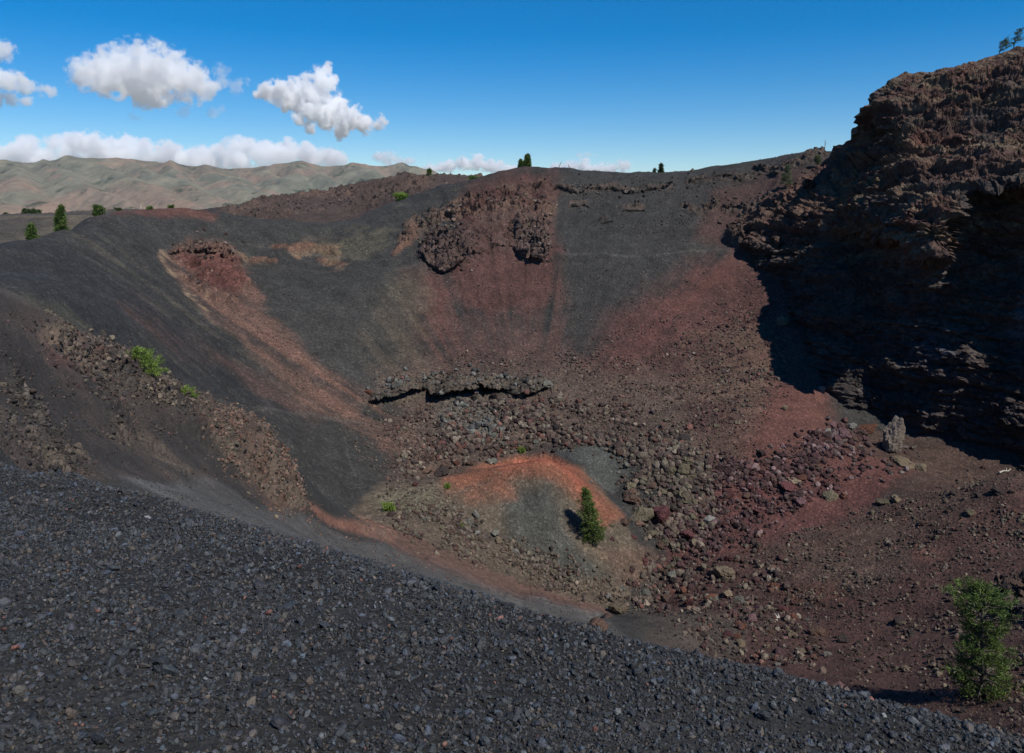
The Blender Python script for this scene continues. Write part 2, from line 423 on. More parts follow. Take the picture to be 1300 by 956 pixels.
lip([(528, 318, .6), (545, 336, 1), (562, 345, 1), (585, 338, 1), (600, 324, .8), (622, 314, .4), (650, 312, .8), (672, 332, 1), (690, 333, 1), (699, 315, .5)], .4, .3, (74, 100), 9, 5)
lip([(214, 322, .4), (250, 319, .8), (292, 324, .5)], .5, .6, (62, 90), 4, 6)
for l in rims:
    lip([(l[0][0] - 3, l[0][1] + 2, .3)] + [(a, b + 1, .3) for a, b, _ in l] + [(l[-1][0] + 3, l[-1][1] + 2, .3)], .6, .7, (82, 112), 3, 4)

# --- where a line of sight meets the ground
VR = np.hypot(VX, VY)
CM = np.maximum.accumulate((VZ / VR)[:, :], axis=1)
def seen_r(px, py):
    th, t = pix_polar(px, py)
    th = np.atleast_1d(th); t = np.atleast_1d(t)
    out = np.empty(th.shape)
    ii = np.clip(np.searchsorted(TH, th), 1, NT - 1)
    ii = np.where(np.abs(TH[ii] - th) < np.abs(TH[ii - 1] - th), ii, ii - 1)
    for k in range(len(th)):
        j = min(int(np.searchsorted(CM[ii[k]], t[k])), NR - 1)
        out[k] = VR[ii[k], j]
    return th, out
def ground_z(x, y):
    x = np.atleast_1d(np.asarray(x, float)); y = np.atleast_1d(np.asarray(y, float))
    th, r = np.arctan2(x, y), np.hypot(x, y)
    i = np.clip(np.searchsorted(TH, th) - 1, 0, NT - 2); j = np.clip(np.searchsorted(RR, r) - 1, 0, NR - 2)
    a = np.clip((th - TH[i]) / (TH[i + 1] - TH[i]), 0, 1); b = np.clip((r - RR[j]) / (RR[j + 1] - RR[j]), 0, 1)
    return (VZ[i, j] * (1 - a) * (1 - b) + VZ[i + 1, j] * a * (1 - b) + VZ[i, j + 1] * (1 - a) * b + VZ[i + 1, j + 1] * a * b)
def ground_at(px, py):
    th, r = seen_r(px, py)
    t = np.atleast_1d(pix_polar(px, py)[1])
    return np.stack([np.sin(th) * r, np.cos(th) * r, t * r], -1)

CM0 = np.maximum.accumulate(H0 / GR, axis=1)
def ground_on(px, py):
    """points lying on the finished surface, outcrops included"""
    th, t = pix_polar(px, py)
    ii = np.clip(np.searchsorted(TH, th), 0, NT - 1)
    jj = np.array([min(int(np.searchsorted(CM0[i], q)), NR - 1) for i, q in zip(ii, t)])
    return np.stack([VX[ii, jj], VY[ii, jj], VZ[ii, jj]], -1)
# --- colours of the ground (albedo)
n1 = fbm(GX / 5, GY / 5, H0 / 5, 4, 201); n2 = fbm(GX / 1.6, GY / 1.6, H0 / 1.6, 3, 211)
bxx, byy = GX - 1.0, GY - 60.0
BA, BR = np.arctan2(bxx, byy), np.hypot(bxx, byy)
streak = fbm(BA * 14, BR / 22, 0 * BA + 1.7, 4, 221); streak2 = fbm(BA * 40, BR / 14, 0 * BA + 6.1, 3, 231)
bowl_ = sstep(36, 48, GR) * sstep(6, 16, BR)
streak = streak * bowl_; streak2 = streak2 * bowl_
st = sstep(-.35, .45, streak + .5 * streak2)
NB = (.5 * n2 + .4 * n1 + .3 * streak2 + .25 * streak).astype(np.float32)
K = 1.0
COLR = np.zeros(shp + (3,), np.float32)
COLR[:] = srgb(60, 61, 61) * K
def paint(m, rgb, a=1.0, rag=1.0):
    m = np.clip(m + rag * 4 * m * (1 - m) * NB, 0, 1)
    m = (m * a)[..., None]
    COLR[:] = COLR * (1 - m) + np.asarray(rgb, np.float32) * K * m
IN = (15, 112)
# left hill and bowl wall
paint(ZN.mask([(-200, 300), (60, 290), (150, 262), (430, 270), (520, 265), (520, 560), (440, 640), (300, 520), (100, 420), (-200, 360)], 20, (30, 112)), srgb(63, 64, 63))
paint(ZN.mask([(-200, 318), (40, 305), (100, 305), (190, 350), (330, 450), (420, 520), (300, 520), (100, 420), (-200, 372)], 18, (30, 112)), srgb(55, 57, 60), .9)
paint(ZN.mask([(90, 300, 6), (150, 330, 10), (220, 375, 12), (300, 430, 14), (400, 500, 14)], 14, (30, 100)) * st, srgb(84, 80, 68), .7)
paint(ZN.mask([(20, 380, 8), (90, 400, 16), (160, 420, 14), (260, 480, 8)], 12, (30, 80)) * sstep(-.2, .3, n1), srgb(84, 82, 68), .6)
paint(ZN.mask([(75, 292, 3), (120, 272, 6), (180, 262, 9), (240, 262, 8), (280, 268, 4)], 7, (60, 100)), srgb(104, 66, 56), .9)
paint(ZN.mask([(170, 380, 6), (215, 415, 12), (245, 435, 12), (320, 480, 12), (400, 520, 6)], 14, (40, 80)) * (.3 + .7 * st), srgb(104, 70, 58), .5)
paint(ZN.mask([(205, 322), (232, 300), (292, 305), (318, 352), (360, 420), (430, 470), (520, 540), (540, 600), (470, 560), (400, 508), (330, 455), (265, 395), (225, 345)], 10, (45, 92), 1.0) * (.55 + .45 * st), srgb(116, 82, 68), .9)
paint(ZN.mask([(205, 318, 4), (222, 345, 5), (245, 370, 5), (270, 392, 4)], 4, (55, 92), .6) * sstep(-.2, .3, n2), srgb(160, 134, 100), .7)
paint(ZN.mask([(222, 326), (296, 322), (312, 350), (300, 372), (262, 365)], 8, (62, 92), .8), srgb(108, 58, 52), .75)
paint(ZN.mask([(290, 312), (350, 318), (430, 312), (440, 336), (330, 340)], 10, (75, 98)) * sstep(0, .35, n2 + .3 * n1), srgb(140, 108, 78), .75)
paint(M_PATCH, srgb(126, 88, 68), .8)
# trail across the slopes
TR = np.maximum.reduce([ZN.mask([(270, 300, .8), (380, 322, .8), (450, 325, .8), (520, 330, .8)], 1.4, (70, 100), .12), ZN.mask([(700, 326, .7), (760, 322, .8), (790, 326, .8), (850, 322, .7), (930, 318, .5)], 1.3, (70, 100), .12),
                        ZN.mask([(240, 497, 1.5), (300, 512, 1.6), (400, 524, 1.8), (500, 545, 1.2)], 2.2, (42, 66), .15), ZN.mask([(438, 552, 1), (446, 580, 1), (452, 605, .8)], 1.6, (44, 66), .15),
                        .6 * ZN.mask([(0, 378, 2), (26, 388, 3), (64, 404, 3), (104, 424, 2)], 3, (19, 27), .2)])
# far wall
paint(ZN.mask([(520, 345), (600, 335), (700, 330), (715, 345), (720, 400), (740, 470), (700, 520), (560, 520), (510, 470), (530, 400)], 22, (55, 100)) * (.55 + .45 * st), srgb(92, 66, 60), .9)
paint(ZN.mask([(590, 240), (640, 218), (700, 214), (708, 250), (706, 330), (700, 390), (590, 400), (570, 350)], 15, (72, 102), .9), srgb(96, 60, 55), .85)
paint(ZN.mask([(560, 340), (570, 400), (575, 470), (550, 480), (535, 400), (540, 350)], 10, (55, 100)) * st, srgb(106, 64, 58), .6)
paint(ZN.mask([(505, 350), (540, 345), (555, 480), (480, 490), (470, 420)], 20, (55, 100)) * (.4 + .6 * st), srgb(84, 76, 64), .8)
paint(ZN.mask([(715, 225), (880, 220), (945, 215), (930, 300), (870, 350), (800, 400), (745, 440), (715, 350)], 12, (60, 112)), srgb(59, 60, 61), .9)
paint(ZN.mask([(900, 240), (1000, 205), (1060, 195), (1050, 260), (930, 320), (880, 300)], 12, (75, 112)), srgb(86, 60, 56), .8)
paint(ZN.mask([(880, 345), (960, 315), (1010, 340), (1040, 520), (1000, 600), (930, 560), (940, 470), (900, 430), (800, 500), (740, 470), (790, 420)], 26, (55, 98)) * (.6 + .4 * st), srgb(104, 62, 56), .95)
paint(ZN.mask([(770, 400), (880, 345), (1000, 330), (1060, 540), (1110, 600), (960, 640), (880, 600), (850, 520), (760, 480)], 26, (50, 95)), srgb(98, 60, 56), .75, .4)
paint(ZN.mask([(960, 400), (1010, 380), (1050, 520), (1080, 570), (1000, 620), (930, 640), (940, 560), (990, 500)], 16, (52, 92)), srgb(108, 66, 58), .7)
paint(ZN.mask([(850, 450), (930, 400), (985, 400), (990, 470), (940, 570), (930, 640), (880, 600), (860, 520)], 18, (52, 85)) * (.6 + .4 * sstep(-.3, .3, n1)), srgb(98, 80, 66), .7)
# crater floor rubble
paint(ZN.mask([(480, 470), (700, 470), (860, 470), (900, 580), (880, 640), (780, 560), (700, 565), (560, 610), (490, 620), (500, 540)], 22, (50, 76)), srgb(98, 80, 70), .85)
paint(M_CAVE, srgb(94, 85, 73), .8)
paint(ZN.mask([(545, 505), (640, 505), (650, 545), (600, 560), (550, 540)], 10, (55, 70)), srgb(104, 102, 94), .7)
paint(ZN.mask([(480, 612), (560, 606), (620, 680), (760, 735), (820, 760), (760, 775), (640, 745), (520, 695), (440, 660)], 8, (36, 56), .6), srgb(104, 90, 74), .9)
paint(ZN.mask([(470, 630), (545, 620), (580, 650), (540, 660), (490, 650)], 10, (38, 56)), srgb(112, 110, 84), .6)
paint(ZN.mask([(370, 650, 5), (440, 666, 7), (520, 690, 9), (620, 735, 9), (720, 768, 8), (770, 780, 6)], 5, (33, 47), .4), srgb(116, 84, 72), .9)
# mound
paint(ZN.mask([(548, 610), (600, 596), (690, 580), (750, 600), (800, 680), (830, 730), (790, 752), (720, 735), (640, 690), (580, 650)], 5, (44, 60), .4), srgb(100, 89, 73), .95)
paint(ZN.mask([(665, 620), (695, 612), (722, 645), (740, 700), (785, 735), (740, 738), (690, 715), (650, 680), (645, 640)], 16, (44, 60), .7), srgb(76, 80, 77), .95)
paint(ZN.mask([(700, 630), (735, 650), (790, 700), (820, 735), (780, 740), (745, 700)], 10, (44, 60), .8) * sstep(-.4, .3, n2), srgb(112, 97, 78), .5)
paint(ZN.mask([(552, 606), (600, 592), (690, 578), (735, 600), (790, 660), (770, 668), (735, 635), (700, 612), (650, 608), (600, 614), (562, 614)], 8, (46, 60), .9), srgb(142, 82, 52), .9)
paint(ZN.mask([(630, 597, 2), (690, 588, 4), (715, 601, 4), (740, 622, 2)], 7, (46, 60), .9) * (.5 + .5 * sstep(-.3, .3, n2)), srgb(168, 84, 50), .9)
paint(ZN.mask([(560, 612), (640, 604), (655, 632), (610, 640), (572, 628)], 12, (46, 60), .7) * sstep(-.6, .2, n2), srgb(150, 88, 58), .75)
paint(ZN.mask([(700, 572), (780, 562), (800, 580), (792, 610), (778, 632), (755, 622), (735, 596)], 7, (54.9, 61), .9), srgb(80, 86, 84), .95)
paint(ZN.mask([(770, 700), (840, 700), (860, 730), (800, 750)], 10, (44, 56)), srgb(108, 80, 66), .55)
# right floor
paint(ZN.mask([(1050, 548), (1340, 545), (1440, 600), (1440, 660), (1180, 640), (1080, 620)], 14, (44, 70)), srgb(88, 66, 58), .9)
paint(ZN.mask([(830, 640), (960, 600), (1080, 560), (1160, 590), (1100, 650), (980, 690), (850, 720)], 14, (44, 66)), srgb(102, 60, 56), .95)
paint(ZN.mask([(860, 720), (980, 690), (1100, 650), (1180, 620), (1320, 600), (1440, 640), (1440, 960), (850, 960), (830, 800)], 16, (12, 62)), srgb(90, 60, 54), .95)
paint(ZN.mask([(960, 710), (1080, 670), (1180, 625), (1310, 605), (1310, 650), (1200, 690), (1100, 740), (960, 760)], 20, (34, 62)) * (.5 + .5 * sstep(-.3, .2, n1)), srgb(92, 76, 65), .6)
paint(ZN.mask([(990, 750), (1060, 735), (1090, 760), (1000, 775)], 10, (34, 62)), srgb(112, 68, 54), .7)
paint(ZN.mask([(1170, 700, 10), (1240, 670, 16), (1310, 640, 12)], 12, (34, 62)) * st, srgb(104, 64, 54), .6)
paint(ZN.mask([(790, 780), (850, 770), (960, 790), (930, 840), (840, 830)], 10, (26, 46)), srgb(84, 78, 71), .8)
# spur
paint(ZN.mask([(-200, 360), (0, 380), (104, 424), (175, 470), (262, 515), (330, 545), (372, 640), (330, 640), (240, 600), (100, 610), (-200, 560)], 8, (10.5, 40), .5), srgb(68, 63, 60), .9)
SPUR = ZN.mask([(-200, 360), (0, 380), (104, 424), (175, 470), (262, 515), (330, 545), (372, 640), (330, 640), (240, 600), (100, 610), (-200, 560)], 8, (10.5, 40), .5)
paint(SPUR * sstep(-.1, .4, n2 + .5 * n1), srgb(84, 71, 64), .7)
paint(SPUR * sstep(.1, .5, -n1 + .3 * n2), srgb(58, 60, 64), .8)
paint(ZN.mask([(60, 430), (104, 428), (130, 455), (120, 480), (70, 460)], 10, (16, 34)) * SPUR, srgb(112, 72, 62), .7)
paint(ZN.mask([(230, 505), (300, 530), (330, 560), (300, 570), (240, 540)], 8, (20, 40)), srgb(100, 78, 67), .6)
paint(ZN.mask([(290, 560), (330, 560), (385, 650), (350, 650), (310, 600)], 6, (22, 42), .5), srgb(118, 86, 72), .7)
paint(ZN.mask([(370, 640, 6), (420, 654, 6), (500, 678, 4)], 4, (30, 45), .4), srgb(150, 98, 76), .8)
paint(M_SPUR * sstep(-.35, .25, n2), srgb(104, 93, 79), .8)
# ash slope
paint(ZN.mask([(150, 606), (260, 606), (330, 642), (372, 652), (520, 700), (620, 745), (760, 782), (830, 830), (700, 792), (540, 748), (300, 672)], 6, (8.4, 40), .35), srgb(92, 92, 92), .95)
# lava ridge and plain
paint(((GR > 108) & (PX > 250) & (PX < 660) & (GR < 170)).astype(np.float32) * sstep(250, 300, PX), srgb(84, 68, 63), .9)
paint(M_LAVA * sstep(-.2, .4, n1), srgb(104, 82, 72), .8)
paint(((GR > 108) & (GR < 320) & (PX < 260)).astype(np.float32), srgb(84, 78, 70), .9)
paint(((GR > 108) & (GR < 300) & (PX < 260)).astype(np.float32) * sstep(.1, .4, fbm(GX / 18, GY / 18, H0 / 18, 4, 301)), srgb(116, 104, 82), .6)
paint((GR > 400).astype(np.float32), srgb(128, 120, 96), 1)
# outcrops
paint(M_CEN, srgb(96, 76, 70), .9); paint(M_CEN2 * sstep(-.5, .1, n2), srgb(112, 86, 73), .8)
paint(M_RIM, srgb(88, 76, 70), .9); paint(M_RIGHT, srgb(92, 74, 66), .9); paint(M_KNOB, srgb(84, 70, 62), .9)
paint(ZN.mask([(375, 330), (430, 300), (520, 262), (590, 245), (640, 232), (600, 262), (520, 300), (430, 340)], 14, (80, 100)) * sstep(0, .4, n1 + n2 * .5), srgb(92, 88, 66), .55)
paint(TR, srgb(98, 96, 92), .38)
# gravel bench
GB = sstep(9.5, 8.0, GR) * (np.abs(GT) < math.radians(70))
paint(GB, srgb(50, 51, 53), .95)
LUM = (COLR @ np.array([.25, .6, .15], np.float32))[..., None]
COLR = LUM + (COLR - LUM) * .70
fine = fbm(GX / .5, GY / .5, H0 / .5, 2, 241)
COLR *= (.84 * (1 + .20 * n2 + .16 * n1 + .09 * streak2 + .09 * streak + .2 * fine))[..., None] * np.array([1.07, 1.0, .91], np.float32)
COLR = np.clip(COLR, .004, .9)
# ------------------------------------------------------------------ materials
def new_mat(name):
    m = bpy.data.materials.new(name); m.use_nodes = True
    nt = m.node_tree; nt.nodes.clear()
    out = nt.nodes.new('ShaderNodeOutputMaterial'); b = nt.nodes.new('ShaderNodeBsdfPrincipled')
    nt.links.new(b.outputs[0], out.inputs[0])
    b.inputs['Specular IOR Level'].default_value = 0.25
    return m, nt, b
def N(nt, typ, **kw):
    n = nt.nodes.new(typ)
    for k, v in kw.items():
        if k.startswith('i_'): n.inputs[k[2:].replace('_', ' ')].default_value = v
        else: setattr(n, k, v)
    return n
def mixc(nt, fac, a, b, mode='MIX'):
    n = nt.nodes.new('ShaderNodeMix'); n.data_type = 'RGBA'; n.blend_type = mode
    for s, v in ((0, fac), (6, a), (7, b)):
        if hasattr(v, 'is_linked') or hasattr(v, 'links'): nt.links.new(v, n.inputs[s])
        elif v is not None: n.inputs[s].default_value = v if s == 0 else (*v[:3], 1)
    return n.outputs[2]
def mathn(nt, op, a, b=None, clamp=False):
    n = nt.nodes.new('ShaderNodeMath'); n.operation = op; n.use_clamp = clamp
    for i, v in ((0, a), (1, b)):
        if v is None: continue
        if hasattr(v, 'links'): nt.links.new(v, n.inputs[i])
        else: n.inputs[i].default_value = v
    return n.outputs[0]
def ramp(nt, fac, stops):
    n = nt.nodes.new('ShaderNodeValToRGB'); nt.links.new(fac, n.inputs[0])
    e = n.color_ramp.elements
    while len(e) < len(stops): e.new(0.5)
    for el, (p, c) in zip(e, stops):
        el.position = p; el.color = (*c, 1) if len(c) == 3 else c
    return n.outputs[0]
def noise(nt, vec, scale, detail=4, rough=.55):
    n = N(nt, 'ShaderNodeTexNoise'); n.inputs['Scale'].default_value = scale; n.inputs['Detail'].default_value = detail; n.inputs['Roughness'].default_value = rough
    nt.links.new(vec, n.inputs['Vector']); return n.outputs['Fac']
def voro(nt, vec, scale, out='Distance', feature='F1'):
    n = N(nt, 'ShaderNodeTexVoronoi', feature=feature); n.inputs['Scale'].default_value = scale
    nt.links.new(vec, n.inputs['Vector']); return n.outputs[out]
def bump(nt, h, dist, strength, prev=None):
    n = N(nt, 'ShaderNodeBump'); n.inputs['Strength'].default_value = strength; n.inputs['Distance'].default_value = dist
    nt.links.new(h, n.inputs['Height'])
    if prev: nt.links.new(prev, n.inputs['Normal'])
    return n.outputs[0]

def ground_material(name, grains, near=(), rough=.93, spec=.25):
    """grains: (cells per metre, tone change); near: finer grains where the Alpha of the colour attribute is 1"""
    m, nt, b = new_mat(name)
    pos = N(nt, 'ShaderNodeNewGeometry').outputs['Position']
    an = N(nt, 'ShaderNodeAttribute', attribute_name='Col'); c = an.outputs['Color']; al = an.outputs['Alpha']
    inv = mathn(nt, 'SUBTRACT', 1.0, al) if near else None
    nb = None
    for sc, amt, w in [(g_[0], g_[1], inv) for g_ in grains] + [(g_[0], g_[1], al) for g_ in near]:
        v = N(nt, 'ShaderNodeSeparateColor'); nt.links.new(voro(nt, pos, sc, 'Color'), v.inputs[0])
        g = ramp(nt, v.outputs[0], [(0, (1 - amt,) * 3), (.75, (1.0,) * 3), (1, (1 + amt * 1.3,) * 3)])
        c = mixc(nt, w if w is not None else 1.0, c, g, 'MULTIPLY')
        n_ = N(nt, 'ShaderNodeBump'); n_.inputs['Distance'].default_value = .5 / sc
        if w is None: n_.inputs['Strength'].default_value = .55
        else: nt.links.new(mathn(nt, 'MULTIPLY', w, .55), n_.inputs['Strength'])
        nt.links.new(voro(nt, pos, sc), n_.inputs['Height'])
        if nb: nt.links.new(nb, n_.inputs['Normal'])
        nb = n_.outputs[0]
    n = noise(nt, pos, .8, 6, .62)
    c = mixc(nt, 1.0, c, ramp(nt, n, [(.25, (.78,) * 3), (.75, (1.22,) * 3)]), 'MULTIPLY')
    nt.links.new(c, b.inputs['Base Color'])
    b.inputs['Roughness'].default_value = rough; b.inputs['Specular IOR Level'].default_value = spec
    nb = bump(nt, noise(nt, pos, 2.5, 10, .68), .10, .4, nb)
    nt.links.new(nb, b.inputs['Normal'])
    return m
MAT_GROUND = ground_material('volcanic_cinder_ground', [(6.5, .30), (15.0, .30)], [(26.0, .26), (62.0, .34)])
MAT_CLIFF = ground_material('lava_cliff_rock', [(2.2, .24), (6.0, .30)])

ground = mesh_np('ground', np.stack([VX, VY, VZ], -1).reshape(-1, 3), grid_faces(NT, NR), MAT_GROUND, True, np.concatenate([COLR, sstep(44, 26, GR)[..., None]], -1).reshape(-1, 4))
ground['kind'] = 'structure'

# ------------------------------------------------------------------ the cliff on the right
CL = []
for ln in [
    [(1040, 196, 106), (1060, 186, 101), (1085, 177, 96), (1092, 150, 92), (1104, 120, 90), (1112, 112, 89.5), (1130, 98, 90), (1150, 93, 91), (1200, 83, 93), (1250, 72, 96), (1300, 61, 98), (1400, 40, 100), (1500, 20, 102), (1620, 5, 104)],
    [(1125, 120, 88.5), (1160, 115, 88), (1220, 112, 88.5), (1300, 105, 89), (1400, 95, 90), (1620, 70, 92)],
    [(1115, 150, 85), (1160, 150, 82.5), (1220, 150, 82.5), (1300, 145, 83), (1400, 130, 83.5), (1620, 105, 85)],
    [(1130, 200, 79), (1165, 200, 76.5), (1180, 200, 76.2), (1240, 195, 76.5), (1300, 195, 76), (1400, 190, 76), (1620, 180, 75)],
    [(1020, 240, 93), (1060, 225, 89), (1090, 220, 84.5), (1115, 235, 77), (1150, 240, 72), (1200, 240, 70.2), (1240, 232, 70.4), (1300, 232, 69.8), (1400, 235, 69), (1620, 230, 67)],
    [(940, 296, 90.5), (1000, 300, 86), (1060, 300, 80), (1110, 300, 74.5), (1130, 300, 70.5), (1165, 300, 66.0), (1200, 300, 65.4), (1232, 300, 69.5), (1300, 300, 70.6), (1400, 300, 69), (1620, 300, 67)],
    [(915, 318, 92), (960, 340, 88), (1020, 345, 82), (1060, 345, 78), (1120, 345, 72.5), (1180, 345, 67.2), (1240, 345, 69.4), (1300, 345, 69.5)],
    [(940, 400, 91), (980, 400, 85), (1000, 400, 82), (1050, 400, 75.5), (1100, 400, 71), (1180, 400, 67.8), (1300, 400, 67.8), (1450, 400, 66), (1620, 400, 64)],
    [(960, 450, 88), (1005, 450, 79), (1060, 450, 73), (1110, 450, 70), (1200, 450, 67.4), (1300, 450, 66.8)],
    [(980, 520, 86), (1030, 510, 77), (1055, 510, 71.5), (1100, 505, 69), (1200, 505, 66.5), (1300, 505, 65.5), (1450, 505, 63.5), (1620, 505, 60)],
    [(1000, 600, 84), (1060, 570, 72), (1100, 575, 68), (1200, 595, 66.6), (1300, 605, 66), (1450, 610, 63.5), (1620, 610, 60)],
    [(1000, 680, 82), (1050, 660, 72), (1200, 670, 67), (1300, 680, 66), (1450, 680, 63), (1620, 680, 60)],
]:
    CL += dense(ln, 40)
cu, cv, cr = [], [], []
for px, py, r in CL:
    th, t = pix_polar(px, py); cu.append(float(th)); cv.append(float(t)); cr.append(r)
_cl = TPS(np.stack([cu, cv], 1), cr, 1e-4)
SKY = [(880, 300), (920, 290), (950, 268), (985, 246), (1015, 228), (1040, 212), (1060, 192), (1074, 183), (1083, 176), (1087, 163), (1095, 158), (1098, 146), (1105, 140), (1107, 121), (1113, 114), (1122, 110), (1128, 101), (1138, 97), (1146, 94), (1160, 93), (1200, 84), (1225, 76), (1250, 71), (1280, 66), (1300, 61), (1400, 40), (1500, 20), (1620, 0)]
npx, npy = 860, 760
pxs = np.linspace(900, 1600, npx)
top = np.interp(pxs, [p[0] for p in SKY], [p[1] for p in SKY])
fr = np.linspace(0, 1, npy)
CPX = pxs[:, None] + 0 * fr[None]; CPY = top[:, None] + (685 - top[:, None]) * fr[None]
cth, ct = pix_polar(CPX, CPY)
CR = _cl(cth, ct).reshape(CPX.shape).astype(np.float64)
# overhanging brow: the wall below it is set back
brow = np.interp(pxs, [1000, 1060, 1120, 1150, 1205, 1225, 1240, 1300, 1600], [330, 300, 302, 316, 322, 262, 240, 232, 228])[:, None] + 9 * fbm(CPX / 26, CPY * 0, CPX * 0, 3, 399)
CR = CR + 3.3 * sstep(0, 9, CPY - brow) * sstep(660, 560, CPY) * sstep(1040, 1110, CPX)
X, Y, Z = np.sin(cth) * CR, np.cos(cth) * CR, ct * CR
def outn(X, Y, Z):
    P = np.stack([X, Y, Z], -1); a = np.gradient(P, axis=0); b = np.gradient(P, axis=1)
    n = np.cross(a, b); n /= np.linalg.norm(n, axis=-1, keepdims=True) + 1e-9
    return n * np.where((n * P).sum(-1, keepdims=True) > 0, -1, 1)
def smooth2(a, k):
    for ax in (0, 1):
        c = np.cumsum(np.concatenate([np.repeat(a.take([0], ax), k, ax), a, np.repeat(a.take([-1], ax), k, ax)], ax), ax)
        n = a.shape[ax]
        hi = c.take(np.arange(2 * k, 2 * k + n), ax); lo = np.concatenate([np.zeros_like(c.take([0], ax)), c.take(np.arange(0, n - 1), ax)], ax)
        a = (hi - lo) / (2 * k + 1)
    return a
nn = outn(smooth2(X, 12), smooth2(Y, 12), smooth2(Z, 12))
q = 1.6 * fbm(X / 6, Y / 6, Z / 6, 3, 401)
lay = Z + .18 * X + .12 * Y
up_ = 1 - .4 * sstep(300, 360, CPY)
lower = sstep(300, 380, CPY)
D = 1.7 * ridged((X + q) / 11, (Y + q) / 11, (Z + q) / 9, 3, 411) + up_ * .7 * fbm(X / 4.5, Y / 4.5, lay / 2.2, 3, 421, .5)
# beds: every layer of the lava stands out or back by its own amount, and breaks along joints
bed = lay / 1.35 + .55 * fbm(X / 7, Y / 7, Z / 7, 3, 425)
bi = np.floor(bed); bf = bed - bi
hb = lambda k, sd: vnoise(bi * 7.31 + k + .5, X / 9.0, Y / 9.0, sd)
D += up_ * .9 * hb(0, 427) * np.minimum(1, np.minimum(bf, 1 - bf) * 9)
f1, f2, c = worley((X + q) / 2.3, (Y + q) / 2.3, (lay + .5 * q) / .85, 431)
D += up_ * .85 * (c - .4) * np.minimum(1, (f2 - f1) * 8)
f1, f2, c = worley((X + q) / .95, (Y + q) / .95, (lay + .3 * q) / .5, 441)
D += .55 * (c - .4) * np.minimum(1, (f2 - f1) * 8)
f1, f2, c = worley(X / .45, Y / .45, lay / .3, 445)
D += .3 * (c - .4) * np.minimum(1, (f2 - f1) * 8)
D += .16 * fbm(X / .4, Y / .4, Z / .3, 3, 461)
edge = np.clip((CPY - top[:, None]) / 22, 0, 1)
D = (D - .8) * (.35 + .65 * edge)
X, Y, Z = X + nn[..., 0] * D, Y + nn[..., 1] * D, Z + nn[..., 2] * D
# the back of the rim, falling away into the plateau behind
ext = []
for k, (dr, dz) in enumerate([(9, -6.0), (5.5, -2.6), (3.2, -1.0), (1.5, -.25)]):
    ext.append((X[:, :1] + np.sin(cth[:, :1]) * dr, Y[:, :1] + np.cos(cth[:, :1]) * dr, Z[:, :1] + dz))
X = np.concatenate([e[0] for e in ext] + [X], 1); Y = np.concatenate([e[1] for e in ext] + [Y], 1); Z = np.concatenate([e[2] for e in ext] + [Z], 1)
pad = lambda a: np.concatenate([np.repeat(a[:, :1], 4, 1), a], 1)
CPX2, CPY2 = pad(CPX), pad(CPY)
n1c = fbm(X / 5, Y / 5, Z / 5, 4, 471); n2c = fbm(X / 1.5, Y / 1.5, lay.mean() * 0 + Z / .8, 4, 481)
cc = np.zeros(X.shape + (3,), np.float32); cc[:] = srgb(88, 67, 59)
def pc(m, rgb, a=1.0):
    global cc
    m = (np.clip(m, 0, 1) * a)[..., None]; cc = cc * (1 - m) + np.asarray(rgb) * m
pc(sstep(-.1, .35, n1c), srgb(98, 66, 56), .8)
pc(sstep(.1, .5, vnoise(pad(lay) / .8, X / 14, Y / 14, 485)), srgb(116, 96, 76), .6)
pc(sstep(-.05, .4, n2c), srgb(104, 92, 74), .7)
pc(sstep(.15, .5, -n1c), srgb(70, 64, 62), .8)
shade_m = sstep(300, 345, CPY2 + 30 * n1c)
pc(shade_m, srgb(68, 63, 62), .75)  # wall under the brow darkened: its shade painted into the rock colour
pc(shade_m * sstep(.1, .4, fbm(X / 3, Y / 3, Z / 6, 4, 491)) * sstep(1110, 1180, CPX2) * sstep(480, 420, CPY2), srgb(92, 98, 110), .55)
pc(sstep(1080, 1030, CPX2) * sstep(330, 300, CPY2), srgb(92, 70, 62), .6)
cc *= .88 * (1 + .3 * n2c)[..., None]
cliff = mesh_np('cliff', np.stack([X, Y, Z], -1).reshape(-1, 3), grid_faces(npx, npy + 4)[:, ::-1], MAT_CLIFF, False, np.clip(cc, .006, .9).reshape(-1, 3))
cliff['kind'] = 'structure'
CLIFF_TOP = np.stack([X[:, 4], Y[:, 4], Z[:, 4]], -1)
# ------------------------------------------------------------------ loose rock
import bmesh
def ico(sub):
    bm = bmesh.new(); bmesh.ops.create_icosphere(bm, subdivisions=sub, radius=1.0)
    v = np.array([p.co[:] for p in bm.verts], np.float32); f = np.array([[q.index for q in p.verts] for p in bm.faces], np.int32)
    bm.free(); return v, f
ICO = {k: ico(k) for k in (1, 2, 3, 4)}
def rock_shape(sub, seed, planes=9, rough=.12, sq=(1, 1, .8)):
    g = np.random.default_rng(seed)
    d, f = ICO[sub]
    n = g.normal(size=(planes, 3)); n /= np.linalg.norm(n, axis=1)[:, None]
    h = g.uniform(.58, .95, planes)
    dn = d @ n.T
    r = np.min(np.where(dn > .08, h / np.maximum(dn, .08), 9), axis=1)
    r = np.minimum(r, 1.15)
    r = r * (1 + rough * fbm(d[:, 0] * 2 + seed, d[:, 1] * 2, d[:, 2] * 2, 3, seed)) + rough * .5 * fbm(d[:, 0] * 5, d[:, 1] * 5 + seed, d[:, 2] * 5, 2, seed + 5)
    return (d * r[:, None] * np.array(sq)).astype(np.float32)
